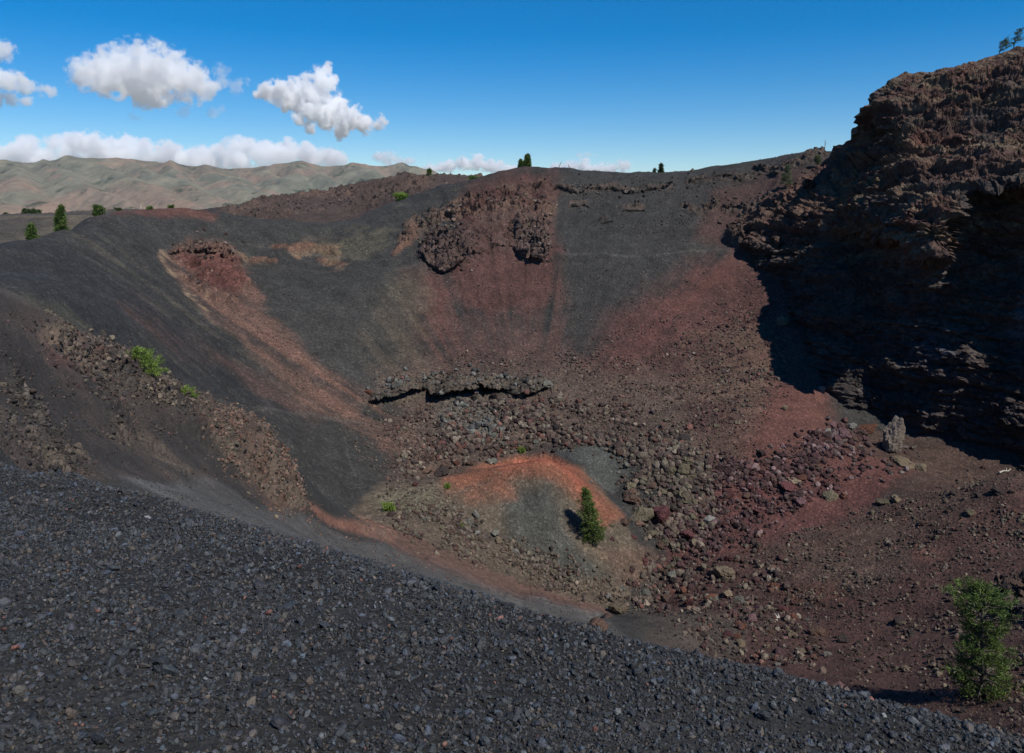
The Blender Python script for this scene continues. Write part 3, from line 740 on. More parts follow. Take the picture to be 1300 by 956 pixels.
def rot_mats(n, g, tilt=1.0):
    q = g.normal(size=(n, 4)); q[:, 1:3] *= tilt; q /= np.linalg.norm(q, axis=1)[:, None]
    w, x, y, z = q.T
    return np.stack([np.stack([1 - 2 * (y * y + z * z), 2 * (x * y - z * w), 2 * (x * z + y * w)], -1),
                     np.stack([2 * (x * y + z * w), 1 - 2 * (x * x + z * z), 2 * (y * z - x * w)], -1),
                     np.stack([2 * (x * z - y * w), 2 * (y * z + x * w), 1 - 2 * (x * x + y * y)], -1)], 1).astype(np.float32)
class Pile:
    def __init__(self): self.v, self.f, self.c, self.n = [], [], [], 0
    def add(self, P, S, C, sub, rough=.12, planes=8, sq=(1, 1, .75), tilt=1.0, seed=0, sink=.25, kinds=8):
        g = np.random.default_rng(seed + 1000)
        k = g.integers(0, kinds, len(P))
        for t in range(kinds):
            s = k == t
            if not s.any(): continue
            m = int(s.sum())
            tv = rock_shape(sub, seed * 31 + t, planes, rough, sq); tf = ICO[sub][1]
            R = rot_mats(m, g, tilt)
            v = np.einsum('nij,vj->nvi', R, tv) * S[s][:, None, None] + P[s][:, None, :]
            v[:, :, 2] += (S[s] * (.75 - 1.5 * sink))[:, None]
            self.v.append(v.reshape(-1, 3).astype(np.float32))
            self.f.append((tf[None] + (np.arange(m) * len(tv))[:, None, None]).reshape(-1, 3) + self.n)
            self.c.append(np.repeat(C[s], len(tv), 0).astype(np.float32)); self.n += m * len(tv)
    def build(self, name, mat, smooth=False):
        return mesh_np(name, np.concatenate(self.v), np.concatenate(self.f), mat, smooth, np.concatenate(self.c))
def palette(n, g, cols, weights, var=.22):
    w = np.array(weights, float); k = g.choice(len(cols), n, p=w / w.sum())
    c = np.array([srgb(*x) for x in cols])[k]
    lum = (c @ np.array([.25, .6, .15]))[:, None]; c = lum + (c - lum) * .66
    return np.clip(c * np.exp(g.normal(0, var, (n, 1))) * np.exp(g.normal(0, .022, (n, 3))), .004, .8)
def in_poly(n, poly, g, keep=None):
    a = np.array([p[:2] for p in poly], float); out = []
    have = 0
    while have < n:
        p = g.uniform(a.min(0), a.max(0), (max(64, int((n - have) * 2.2)), 2))
        ok = poly_sd(p[:, 0], p[:, 1], poly) > 0
        if keep is not None: ok &= g.uniform(size=len(p)) < keep(p[:, 0], p[:, 1])
        out.append(p[ok]); have += int(ok.sum())
    return np.concatenate(out)[:n]

def rock_material(name, rough, spec, sc, use_object=False):
    m, nt, b = new_mat(name)
    if use_object:
        col = N(nt, 'ShaderNodeObjectInfo').outputs['Color']; vec = N(nt, 'ShaderNodeTexCoord').outputs['Object']
    else:
        col = N(nt, 'ShaderNodeAttribute', attribute_name='Col').outputs['Color']; vec = N(nt, 'ShaderNodeNewGeometry').outputs['Position']
    n = noise(nt, vec, sc, 6, .65); n2 = noise(nt, vec, sc * .28, 3)
    c = mixc(nt, 1.0, col, ramp(nt, n, [(.28, (.62,) * 3), (.72, (1.32,) * 3)]), 'MULTIPLY')
    c = mixc(nt, 1.0, c, ramp(nt, n2, [(.3, (.86, .84, .82)), (.7, (1.1, 1.12, 1.12))]), 'MULTIPLY')
    nt.links.new(c, b.inputs['Base Color'])
    b.inputs['Roughness'].default_value = rough; b.inputs['Specular IOR Level'].default_value = spec
    nt.links.new(bump(nt, voro(nt, vec, sc * 1.6), .4 / sc, .5, bump(nt, n, .6 / sc, .8)), b.inputs['Normal'])
    return m
MAT_GRAVEL = rock_material('dark_cinder', .62, .45, 60)
MAT_RUBBLE = rock_material('rubble_rock', .9, .25, 6)
MAT_BOULDER = rock_material('boulder_rock', .88, .3, 3.2, True)

# --- loose clinker under the lookout
g = np.random.default_rng(5)
lipr = lambda th: np.interp(th, LIPTH, LIPR)
pile = Pile()
def bench_pts(n, g, rmin=1.9, over=1.12):
    th = g.uniform(math.radians(-43), math.radians(43), n * 3); rr = np.sqrt(g.uniform(rmin ** 2, 90, n * 3))
    ok = rr < lipr(th) * over * (1 + .05 * fbm(th * 14, th * 0, th * 0, 3, 3))
    cl = fbm(np.sin(th) * rr / .45, np.cos(th) * rr / .45, th * 0, 3, 13)
    ok &= g.uniform(-.9, .7, len(th)) < cl + .35
    th, rr = th[ok][:n], rr[ok][:n]
    x, y = np.sin(th) * rr, np.cos(th) * rr
    return np.stack([x, y, ground_z(x, y)], -1)
GPAL = [(66, 69, 72), (48, 50, 54), (84, 87, 90), (86, 76, 68), (104, 88, 72), (138, 82, 62), (142, 144, 144), (74, 84, 98)]
GW = [34, 26, 12, 12, 5, .5, .2, 7]
for n, lo, hi, sub, sd_ in ((48000, .0045, .010, 1, 1), (26000, .008, .016, 1, 2), (4200, .013, .025, 2, 3), (260, .022, .036, 2, 4)):
    P = bench_pts(n, g); m = len(P)
    S = g.uniform(0, 1, m) ** 1.8 * (hi - lo) + lo
    pile.add(P, S, .68 * palette(m, g, GPAL, GW, .30), sub, .26, 6, (1.15, .92, .66), 1, 40 + sd_, .18, 10)
gravel = pile.build('cinder_gravel', MAT_GRAVEL); gravel['kind'] = 'stuff'
gravel['label'] = 'loose dark clinker covering the near slope under the lookout'

# --- scree and rubble on the slopes and the crater floor
BROWN = [(106, 84, 70), (124, 104, 84), (92, 70, 62), (76, 62, 56), (140, 124, 100), (128, 78, 62)]
OLIVE = [(114, 101, 80), (98, 84, 70), (130, 114, 90), (86, 72, 62), (110, 80, 66)]
MAROON = [(98, 60, 60), (84, 54, 54), (112, 72, 68), (82, 56, 56), (148, 112, 108), (104, 80, 72)]
GREY = [(112, 112, 104), (90, 90, 86), (130, 126, 112), (100, 84, 74)]
DARK = [(62, 62, 62), (84, 76, 70), (108, 96, 82), (48, 48, 50)]
FLOORP = [(98, 76, 64), (84, 66, 58), (118, 98, 78), (72, 58, 54), (134, 118, 94)]
REG = [  # polygon, count, px lo, px hi, exponent, palette
    ([(500, 540), (560, 520), (700, 510), (800, 520), (880, 560), (880, 600), (800, 572), (700, 566), (620, 584), (545, 604), (500, 612)], 6200, 1.7, 8.5, 3.4, BROWN),
    ([(480, 480), (560, 455), (700, 450), (860, 440), (940, 470), (920, 560), (800, 560), (690, 552), (560, 560), (490, 560)], 5200, 1.4, 3.6, 2.2, BROWN),
    ([(545, 508), (640, 506), (655, 540), (610, 565), (560, 545)], 420, 2.5, 7, 2, GREY),
    ([(470, 500), (540, 520), (560, 600), (500, 625), (480, 600), (440, 560)], 900, 1.5, 4, 2.2, BROWN),
    ([(780, 570), (860, 560), (910, 600), (900, 680), (860, 700), (820, 690), (800, 650), (790, 610)], 3000, 1.9, 10, 3.2, BROWN[:3] + OLIVE[:3]),
    ([(900, 580), (960, 590), (1050, 540), (1100, 550), (1095, 600), (1030, 640), (960, 690), (880, 710), (850, 680), (880, 640)], 4600, 1.5, 8.5, 3.4, MAROON),
    ([(840, 700), (960, 690), (1000, 740), (1010, 800), (1060, 840), (980, 856), (900, 830), (850, 790), (780, 770), (790, 740)], 3600, 1.6, 9, 3.4, BROWN + MAROON[:2]),
    ([(495, 650), (560, 640), (620, 675), (690, 700), (760, 738), (830, 742), (840, 775), (760, 770), (660, 740), (560, 700), (500, 680)], 3400, 1.6, 7, 3, OLIVE + BROWN[:3]),
    ([(500, 615), (560, 612), (585, 650), (560, 660), (500, 660), (480, 640)], 500, 1.5, 4, 2, OLIVE),
    ([(860, 430), (930, 390), (985, 400), (1000, 470), (960, 580), (900, 640), (880, 590), (860, 520)], 3200, 1.3, 4.4, 3, MAROON[:3] + OLIVE + BROWN),
    ([(700, 440), (860, 400), (960, 350), (1000, 400), (960, 560), (880, 560), (760, 520)], 2200, 1.2, 3.2, 2.6, MAROON[:3] + BROWN),
    ([(960, 700), (1090, 650), (1190, 615), (1330, 600), (1340, 700), (1200, 720), (1060, 760), (970, 770)], 5200, 1.3, 4.4, 3, OLIVE + BROWN),
    ([(880, 760), (1060, 740), (1340, 690), (1350, 956), (1060, 940), (1000, 862), (900, 830)], 6500, 1.7, 5.0, 2.4, FLOORP),
    ([(1200, 760), (1340, 740), (1350, 956), (1150, 930)], 900, 2.5, 8, 2.4, FLOORP),
    ([(560, 350), (900, 340), (980, 360), (900, 440), (700, 450), (560, 460)], 1500, 1.1, 2.3, 2, BROWN),
    ([(300, 400), (360, 410), (440, 490), (540, 550), (520, 600), (440, 540), (340, 450)], 900, 1.1, 2.4, 2, BROWN + [(150, 112, 84)]),
    ([(0, 400), (104, 428), (180, 480), (262, 520), (330, 560), (372, 645), (330, 640), (240, 602), (100, 600), (0, 580)], 4200, 1.0, 4.0, 3.4, [(92, 82, 72), (78, 70, 66), (104, 78, 68)]),
    ([(56, 408), (110, 420), (160, 446), (190, 470), (240, 496), (264, 512), (244, 532), (180, 508), (130, 484), (86, 450)], 3600, 1.3, 6, 3, [(126, 108, 86), (104, 84, 70), (76, 66, 60)]),
    ([(20, 465), (60, 505), (110, 600), (80, 600), (40, 520), (0, 490)], 700, 1.8, 7, 2.6, [(108, 94, 78), (86, 76, 68), (70, 62, 58)]),
    ([(0, 515), (40, 560), (76, 602), (50, 600), (0, 560)], 350, 1.8, 7, 2.6, [(108, 94, 78), (86, 76, 68), (70, 62, 58)]),
    ([(70, 425), (130, 465), (165, 520), (180, 560), (150, 550), (120, 500), (60, 445)], 800, 1.6, 7, 2.6, [(104, 88, 74), (84, 72, 66), (98, 72, 64)]),
    ([(470, 486), (560, 474), (660, 480), (700, 486), (640, 492), (545, 488), (480, 504)], 420, 2, 7, 2.4, GREY + OLIVE[:2]),
    ([(1085, 560), (1150, 560), (1175, 590), (1120, 610), (1080, 590)], 160, 2, 8, 2.6, [(110, 92, 84), (96, 66, 62), (124, 110, 98)]),
    ([(252, 508), (300, 518), (334, 536), (358, 575), (376, 612), (396, 650), (350, 652), (300, 592), (268, 545)], 5200, 1.3, 5.5, 2.8, [(132, 108, 84), (136, 94, 74), (112, 84, 68), (94, 84, 72)]),
    ([(372, 640), (440, 656), (540, 696), (620, 738), (600, 742), (500, 694), (400, 666), (366, 655)], 500, 1.4, 3.4, 2, [(150, 100, 78), (120, 84, 70), (110, 96, 80)]),
    ([(170, 614), (330, 640), (520, 700), (760, 785), (830, 825), (700, 790), (540, 742), (300, 664)], 2600, .9, 2.2, 2.4, DARK),
    ([(800, 775), (900, 790), (980, 850), (900, 835), (840, 822)], 700, 1.3, 3.2, 2, DARK + FLOORP[:2]),
    ([(560, 600), (690, 590), (760, 660), (820, 735), (740, 735), (640, 690)], 160, 1.0, 2.4, 2, OLIVE + [(168, 140, 100)]),
    ([(740, 570), (800, 570), (790, 620), (760, 625)], 40, 1.2, 3, 2, OLIVE),
    ([(720, 235), (860, 225), (930, 240), (900, 300), (800, 300), (730, 280)], 420, 1.1, 2.8, 2, [(96, 86, 76), (110, 92, 78), (70, 64, 62)]),
    ([(520, 290), (620, 250), (700, 235), (705, 330), (600, 345), (530, 340)], 420, 1.2, 3, 2, BROWN),
    ([(210, 315), (290, 310), (330, 370), (300, 400), (250, 390)], 420, 1.1, 3, 2, [(140, 104, 84), (118, 74, 62), (90, 66, 60)]),
    ([(290, 262), (400, 248), (520, 228), (600, 230), (520, 246), (440, 268), (320, 276)], 800, 1.2, 3.2, 2, [(96, 76, 70), (78, 66, 62), (112, 92, 80)]),
    ([(-20, 330), (180, 270), (430, 290), (520, 330), (520, 470), (400, 470), (280, 420), (100, 390)], 1500, .9, 1.9, 2.5, DARK),
    ([(715, 240), (920, 240), (900, 330), (760, 430), (715, 400)], 900, .9, 1.9, 2.5, DARK + BROWN[:2]),
    ([(528, 322), (540, 302), (562, 290), (586, 294), (606, 306), (606, 324), (588, 342), (560, 347)], 620, 1.4, 5.5, 2.6, [(104, 76, 70), (84, 64, 60), (120, 98, 84), (66, 54, 52)]),
    ([(646, 304), (652, 282), (672, 276), (696, 284), (702, 304), (692, 336), (672, 334), (655, 318)], 480, 1.4, 5.5, 2.6, [(108, 84, 74), (88, 68, 62), (124, 104, 84), (66, 54, 52)]),
    ([(510, 306), (560, 288), (610, 270), (660, 262), (704, 272), (704, 262), (660, 254), (605, 262), (555, 280), (508, 300)], 420, 1.5, 5, 2.4, [(136, 112, 86), (112, 88, 72), (90, 68, 60)]),
    ([(600, 262), (640, 240), (695, 228), (700, 250), (650, 256)], 200, 1.3, 4, 2.4, [(110, 84, 72), (88, 64, 58)]),
    ([(216, 326), (225, 312), (260, 306), (296, 314), (300, 326), (258, 326)], 200, 1.5, 5, 2.4, [(140, 112, 92), (96, 62, 56), (70, 54, 50)]),
    ([(706, 236), (800, 238), (850, 234), (945, 220), (1045, 190), (1045, 198), (950, 230), (880, 238), (820, 248), (740, 247)], 520, 1.2, 4.5, 2.6, [(88, 78, 70), (70, 62, 58), (112, 98, 82)]),
    ([(862, 262), (905, 256), (1005, 240), (1040, 236), (1000, 275), (930, 300), (870, 274)], 260, 1.3, 5, 2.6, [(104, 84, 70), (80, 66, 60)]),
    ([(465, 508), (520, 490), (600, 484), (680, 488), (705, 486), (700, 500), (640, 503), (560, 500), (480, 514)], 520, 1.6, 7, 2.4, [(104, 94, 78), (86, 80, 70), (70, 62, 56)]),
    ([(920, 300), (1000, 270), (1050, 250), (1010, 340), (960, 325)], 260, 1.5, 4, 2, BROWN),
    ([(940, 340), (1010, 360), (1030, 470), (1000, 520), (950, 420)], 260, 1.5, 3.4, 2, MAROON + OLIVE),
]
g = np.random.default_rng(9)
piles = {1: Pile(), 2: Pile()}
for ri, (poly, n, lo, hi, ex, pal) in enumerate(REG):
    p = in_poly(n, poly, g)
    p = p + g.normal(0, 11, p.shape) * g.uniform(0, 1, (n, 1)) ** 1.5
    P = ground_on(p[:, 0], p[:, 1]); rr = np.hypot(P[:, 0], P[:, 1])
    px = lo + (hi - lo) * g.uniform(0, 1, n) ** ex
    cl = vnoise(p[:, 0] / 24, p[:, 1] / 15, 0 * p[:, 0] + ri, 5) + .6 * vnoise(p[:, 0] / 9, p[:, 1] / 6, 0 * p[:, 0] + ri, 6)
    ok = (rr > 9) & (rr < 160) & (g.uniform(-1.15, 1.0, n) < cl + .25)
    px = px * np.clip(1 + .3 * cl, .65, 1.35)
    S = px * .5 * rr / F
    C = .72 * palette(n, g, pal, [1.0 / (1 + .25 * i) for i in range(len(pal))], .26)
    for sub, sel in ((1, ok & (px < 4.2)), (2, ok & (px >= 4.2))):
        if sel.any(): piles[sub].add(P[sel], S[sel], C[sel], sub, .2, 8, (1.1, 1, .8), 1, 200 + ri, .2, 5)
for sub, nm, lb in ((1, 'scree', 'fine scree and small stones strewn over the crater slopes'), (2, 'rubble', 'brown and maroon lava rubble covering the crater floor')):
    o = piles[sub].build(nm, MAT_RUBBLE); o['kind'] = 'stuff'; o['label'] = lb

# --- the larger boulders, each one a thing
BT = []
for k in range(12):
    sub = 3
    v = rock_shape(sub, 900 + k, 9 + k % 4, .24 if k % 3 else .34, (1.0, .9, .82))
    d = ICO[sub][0]
    v *= (1 + .10 * fbm(d[:, 0] * 7, d[:, 1] * 7, d[:, 2] * 7 + k, 3, 950 + k))[:, None]
    me = bpy.data.meshes.new('boulder'); me.from_pydata(v.tolist(), [], ICO[sub][1].tolist()); me.materials.append(MAT_BOULDER)
    BT.append(me)
CN = {'olive': (118, 109, 88), 'brown': (104, 82, 70), 'maroon': (98, 60, 60), 'grey': (122, 120, 110), 'tan': (138, 122, 100), 'rust': (122, 82, 66), 'purple': (116, 88, 90), 'pale': (150, 146, 138), 'dark': (74, 64, 60)}
CW = {'olive': 'olive-grey', 'brown': 'brown', 'maroon': 'maroon', 'grey': 'grey', 'tan': 'tan', 'rust': 'rust-coloured', 'purple': 'dull purple', 'pale': 'pale', 'dark': 'dark brown'}
HAND = [(869, 602, 19, 17, 'olive'), (852, 603, 14, 14, 'olive'), (795, 594, 11, 9, 'grey'), (803, 640, 21, 15, 'brown'), (816, 662, 25, 20, 'olive'), (841, 661, 27, 26, 'maroon'),
        (866, 641, 15, 20, 'olive'), (880, 638, 13, 14, 'olive'), (848, 685, 11, 16, 'purple'), (874, 684, 20, 12, 'maroon'), (884, 692, 19, 11, 'tan'), (902, 662, 18, 9, 'pale'),
        (787, 578, 12, 9, 'brown'), (750, 614, 5, 5, 'pale'), (777, 583, 6, 6, 'brown'), (786, 602, 6, 5, 'pale'), (792, 668, 14, 11, 'brown'), (777, 670, 8, 7, 'olive'), (777, 686, 7, 4, 'maroon'),
        (804, 686, 13, 10, 'maroon'), (838, 696, 13, 9, 'brown'), (862, 671, 9, 8, 'tan'), (825, 680, 15, 10, 'olive'), (868, 560, 15, 9, 'dark'), (845, 590, 10, 9, 'brown'),
        (997, 521, 7, 8, 'tan'), (1057, 544, 12, 10, 'purple'), (1070, 559, 20, 16, 'purple'), (1082, 562, 13, 10, 'brown'), (1050, 567, 12, 9, 'dark'), (1016, 599, 11, 11, 'purple'),
        (1035, 597, 16, 11, 'brown'), (1008, 613, 20, 7, 'tan'), (1001, 621, 23, 9, 'maroon'), (1052, 636, 17, 14, 'olive'), (1018, 608, 16, 6, 'rust'), (1070, 633, 12, 10, 'rust'),
        (1082, 545, 9, 9, 'pale'), (1102, 547, 24, 9, 'rust'), (1144, 590, 28, 10, 'tan'), (1168, 597, 15, 9, 'tan'), (1120, 641, 14, 9, 'olive'), (1137, 638, 13, 10, 'tan'),
        (1266, 628, 20, 10, 'dark'), (1208, 650, 10, 8, 'dark'), (817, 717, 11, 11, 'maroon'), (825, 738, 10, 10, 'grey'), (853, 722, 10, 10, 'olive'), (860, 716, 11, 12, 'olive'),
        (855, 735, 13, 11, 'grey'), (838, 727, 11, 8, 'brown'), (791, 751, 11, 9, 'grey'), (820, 760, 16, 14, 'grey'), (919, 735, 27, 20, 'tan'), (904, 765, 13, 13, 'rust'),
        (845, 761, 18, 9, 'brown'), (772, 761, 11, 10, 'pale'), (786, 778, 24, 12, 'tan'), (759, 800, 24, 24, 'brown'), (1037, 808, 19, 15, 'brown'), (954, 790, 18, 14, 'purple'),
        (987, 836, 17, 17, 'purple'), (971, 835, 12, 9, 'rust'), (1050, 834, 10, 9, 'pale'), (1005, 810, 13, 10, 'tan'), (1141, 793, 16, 11, 'dark'), (1071, 817, 17, 12, 'dark'),
        (988, 846, 9, 7, 'pale'), (605, 660, 9, 15, 'pale'), (595, 668, 11, 11, 'grey'), (627, 680, 11, 10, 'grey'), (605, 679, 9, 7, 'pale'), (632, 689, 13, 10, 'tan'),
        (571, 679, 11, 7, 'brown'), (539, 662, 9, 7, 'grey'), (548, 645, 9, 6, 'brown'), (527, 618, 8, 7, 'maroon'), (545, 585, 15, 11, 'brown'), (561, 604, 19, 12, 'dark'),
        (580, 591, 11, 10, 'rust'), (620, 589, 11, 9, 'grey'), (628, 589, 10, 8, 'grey'), (598, 591, 12, 11, 'brown'), (543, 600, 13, 9, 'brown'), (515, 682, 8, 5, 'maroon'),
        (994, 413, 17, 14, 'olive'), (1044, 498, 9, 10, 'pale'), (872, 358, 5, 5, 'brown'), (695, 493, 13, 11, 'grey'), (468, 501, 8, 9, 'rust'), (662, 503, 9, 9, 'grey'),
        (560, 673, 10, 8, 'olive'), (655, 703, 10, 7, 'pale'), (700, 728, 9, 7, 'olive'), (740, 748, 10, 8, 'tan'), (690, 720, 8, 6, 'olive')]
g = np.random.default_rng(77)
def rnd(n, poly, lo, hi, cols, ex=1.6):
    for x, y in in_poly(n, poly, g):
        w = lo + (hi - lo) * g.uniform() ** ex
        HAND.append((float(x), float(y), w, w * g.uniform(.6, 1.0), cols[int(g.integers(len(cols)))]))
rnd(34, [(790, 600), (850, 570), (905, 610), (900, 680), (840, 700), (800, 660)], 7, 15, ['olive', 'brown', 'olive', 'dark', 'brown'])
rnd(26, [(545, 596), (600, 570), (700, 556), (790, 556), (800, 570), (700, 564), (620, 582), (560, 604)], 6, 12, ['brown', 'rust', 'grey', 'dark', 'brown'])
rnd(34, [(880, 640), (960, 600), (1050, 550), (1090, 556), (1060, 620), (980, 670), (890, 700)], 6, 13, ['maroon', 'purple', 'maroon', 'maroon', 'brown', 'pale'])
rnd(30, [(830, 745), (950, 700), (1000, 760), (1060, 830), (980, 850), (900, 800)], 7, 14, ['brown', 'rust', 'tan', 'maroon', 'brown', 'grey'])
rnd(16, [(1000, 760), (1190, 790), (1200, 860), (1060, 850)], 6, 11, ['brown', 'dark', 'tan', 'brown'])
rnd(14, [(1080, 640), (1300, 615), (1300, 680), (1150, 690)], 6, 10, ['olive', 'dark', 'brown'])
rnd(12, [(920, 420), (985, 420), (960, 560), (900, 560)], 5, 8, ['olive', 'tan', 'dark'])
rnd(10, [(1270, 745), (1300, 740), (1300, 790), (1265, 780)], 9, 16, ['dark', 'brown'])
LAND = [('the pine on the mound', 750, 650), ('the orange crest', 660, 592), ('the dark ledge slot', 590, 500), ('the tall pale slab', 1130, 555), ('the lower-edge pine', 1240, 800),
        ('the maroon rubble heap', 1000, 620), ('the cliff foot', 1220, 595), ('the gravel edge', 940, 846), ('the big tan boulder', 919, 725), ('the grey ash hollow', 765, 590), ('the brown rocky knob', 762, 786),
        ('the big maroon boulder', 841, 648), ('the cliff shadow edge', 1010, 430)]
USED = {}
def where(x, y):
    nm, lx, ly = min(LAND, key=lambda l: math.hypot(x - l[1], y - l[2]))
    dx, dy = x - lx, y - ly; d = math.hypot(dx, dy)
    v = 'above' if dy < -.4 * d else ('below' if dy > .4 * d else '')
    h = 'left' if dx < -.4 * d else ('right' if dx > .4 * d else '')
    side = {('', 'left'): 'left of', ('', 'right'): 'right of', ('above', ''): 'above', ('below', ''): 'below', ('above', 'left'): 'above and left of', ('above', 'right'): 'above and right of',
            ('below', 'left'): 'below and left of', ('below', 'right'): 'below and right of', ('', ''): 'beside'}[(v, h)]
    far = 'close ' if d < 45 else ('well ' if d > 110 else '')
    return far + side + ' ' + nm
PLACES = ground_at([h[0] for h in HAND], [h[1] - .12 * h[3] for h in HAND])
BOULDERS = []
for i, ((x, y, w, h, cn), P) in enumerate(zip(HAND, PLACES)):
    r = math.hypot(P[0], P[1]); m = r / F
    o = bpy.data.objects.new('boulder', BT[i % len(BT)]); COL.objects.link(o)
    sx, sz = w * m * .56, h * m * .58
    o.scale = (sx, sx * random.uniform(.8, 1.1), sz); o.rotation_euler = (random.uniform(-.35, .35), random.uniform(-.35, .35), random.uniform(0, 6.28))
    o.location = (P[0], P[1], P[2] + sz * .45)
    c = srgb(*CN[cn]) * .72 * math.exp(random.gauss(0, .2)); o.color = (*[float(q) for q in c], 1)
    asp = w / h
    ff = 0
    size = 'large' if w >= 17 else ('mid-sized' if w >= 10.5 else 'small')
    form = 'flat' if asp > 1.7 else ('upright' if asp < .85 else ('rounded' if i % 3 == 0 else 'angular'))
    BOULDERS.append((o, x, y, w, f"{size} {form} {CW[cn]} boulder", where(x, y)))
by = {}
for b in BOULDERS: by.setdefault((b[4], b[5]), []).append(b)
for (a, p), bs in by.items():
    bs.sort(key=lambda b: b[1])
    if len(bs) == 1: names = ['']
    elif len(bs) == 2: names = ['left-hand ', 'right-hand ']
    elif len(bs) == 3: names = ['leftmost ', 'middle ', 'rightmost ']
    else: names = [''] * len(bs)
    for b, nme in zip(bs, names):
        tag(b[0], f"{nme}{a} {p}", 'boulder', 'loose lava boulders in the crater')

# the tall pale slab leaning at the cliff foot
sv = rock_shape(4, 1401, 12, .22, (.62, .5, 1.0)); d4 = ICO[4][0]
sv[:, 2] *= np.where(sv[:, 2] > 0, 1.0, .9); sv[:, 0] += .12 * sv[:, 2]; sv *= (1 + .14 * fbm(d4[:, 0] * 5, d4[:, 1] * 5, d4[:, 2] * 3, 3, 1410))[:, None]
P = ground_at([1129], [573])[0]; m = math.hypot(P[0], P[1]) / F
slab = mesh_np('standing_slab', sv * np.array([20 * m, 18 * m, 27 * m]), ICO[4][1], MAT_BOULDER, False)
slab.location = (P[0], P[1], P[2] + 16 * m); slab.color = (*[float(q) for q in srgb(120, 108, 98) * .9], 1)
tag(slab, 'tall pale streaked slab standing upright at the foot of the shaded cliff', 'rock slab')
# ------------------------------------------------------------------ trees and shrubs
def bark_material():
    m, nt, b = new_mat('grey_bark')
    vec = N(nt, 'ShaderNodeNewGeometry').outputs['Position']
    nt.links.new(ramp(nt, noise(nt, vec, 14, 4), [(.3, (.06, .05, .042)), (.7, (.15, .13, .11))]), b.inputs['Base Color'])
    b.inputs['Roughness'].default_value = .9
    return m
def needle_material(name, dark, light, trans=.25):
    m, nt, b = new_mat(name)
    at = N(nt, 'ShaderNodeAttribute', attribute_name='Col')
    s = N(nt, 'ShaderNodeSeparateColor'); nt.links.new(at.outputs['Color'], s.inputs[0])
    c = ramp(nt, s.outputs[0], [(0, tuple(dark)), (1, tuple(light))])
    nt.links.new(c, b.inputs['Base Color']); b.inputs['Roughness'].default_value = .55
    tr = nt.nodes.new('ShaderNodeBsdfTranslucent'); nt.links.new(c, tr.inputs[0])
    mx = nt.nodes.new('ShaderNodeMixShader'); mx.inputs[0].default_value = trans
    nt.links.new(b.outputs[0], mx.inputs[1]); nt.links.new(tr.outputs[0], mx.inputs[2])
    nt.links.new(mx.outputs[0], [n for n in nt.nodes if n.type == 'OUTPUT_MATERIAL'][0].inputs[0])
    return m
MAT_BARK = bark_material()
MAT_NEEDLE = needle_material('pine_needles', (.04, .07, .018), (.19, .265, .065))
MAT_BRIGHT = needle_material('bright_needles', (.10, .16, .03), (.30, .40, .08))
MAT_DULL = needle_material('dull_needles', (.03, .05, .02), (.11, .15, .055))
MAT_PALE = needle_material('pale_needles', (.075, .095, .05), (.18, .21, .11))
MAT_DEAD, _nt, _b = new_mat('weathered_deadwood'); _b.inputs['Base Color'].default_value = (.42, .39, .34, 1); _b.inputs['Roughness'].default_value = .85

def tube(path, radii, k=6):
    """closed tapering tube along a path, as verts and triangles"""
    path = [np.asarray(p, float) for p in path]; V, Fc = [], []
    for i, (p, r) in enumerate(zip(path, radii)):
        d = path[min(i + 1, len(path) - 1)] - path[max(i - 1, 0)]; d /= np.linalg.norm(d) + 1e-9
        a = np.cross(d, [0.31, .17, .93]); a /= np.linalg.norm(a) + 1e-9; b = np.cross(d, a)
        for j in range(k):
            t = 2 * math.pi * j / k; V.append(p + r * (math.cos(t) * a + math.sin(t) * b))
    for i in range(len(path) - 1):
        for j in range(k):
            q = (j + 1) % k
            Fc += [(i * k + j, i * k + q, (i + 1) * k + q), (i * k + j, (i + 1) * k + q, (i + 1) * k + j)]
    V.append(path[-1]); n = len(V) - 1
    for j in range(k): Fc.append(((len(path) - 1) * k + j, (len(path) - 1) * k + (j + 1) % k, n))
    return np.array(V, np.float32), np.array(Fc, np.int32)
def join(parts):
    V, Fc, n = [], [], 0
    for v, f in parts: V.append(v); Fc.append(f + n); n += len(v)
    return np.concatenate(V), np.concatenate(Fc)

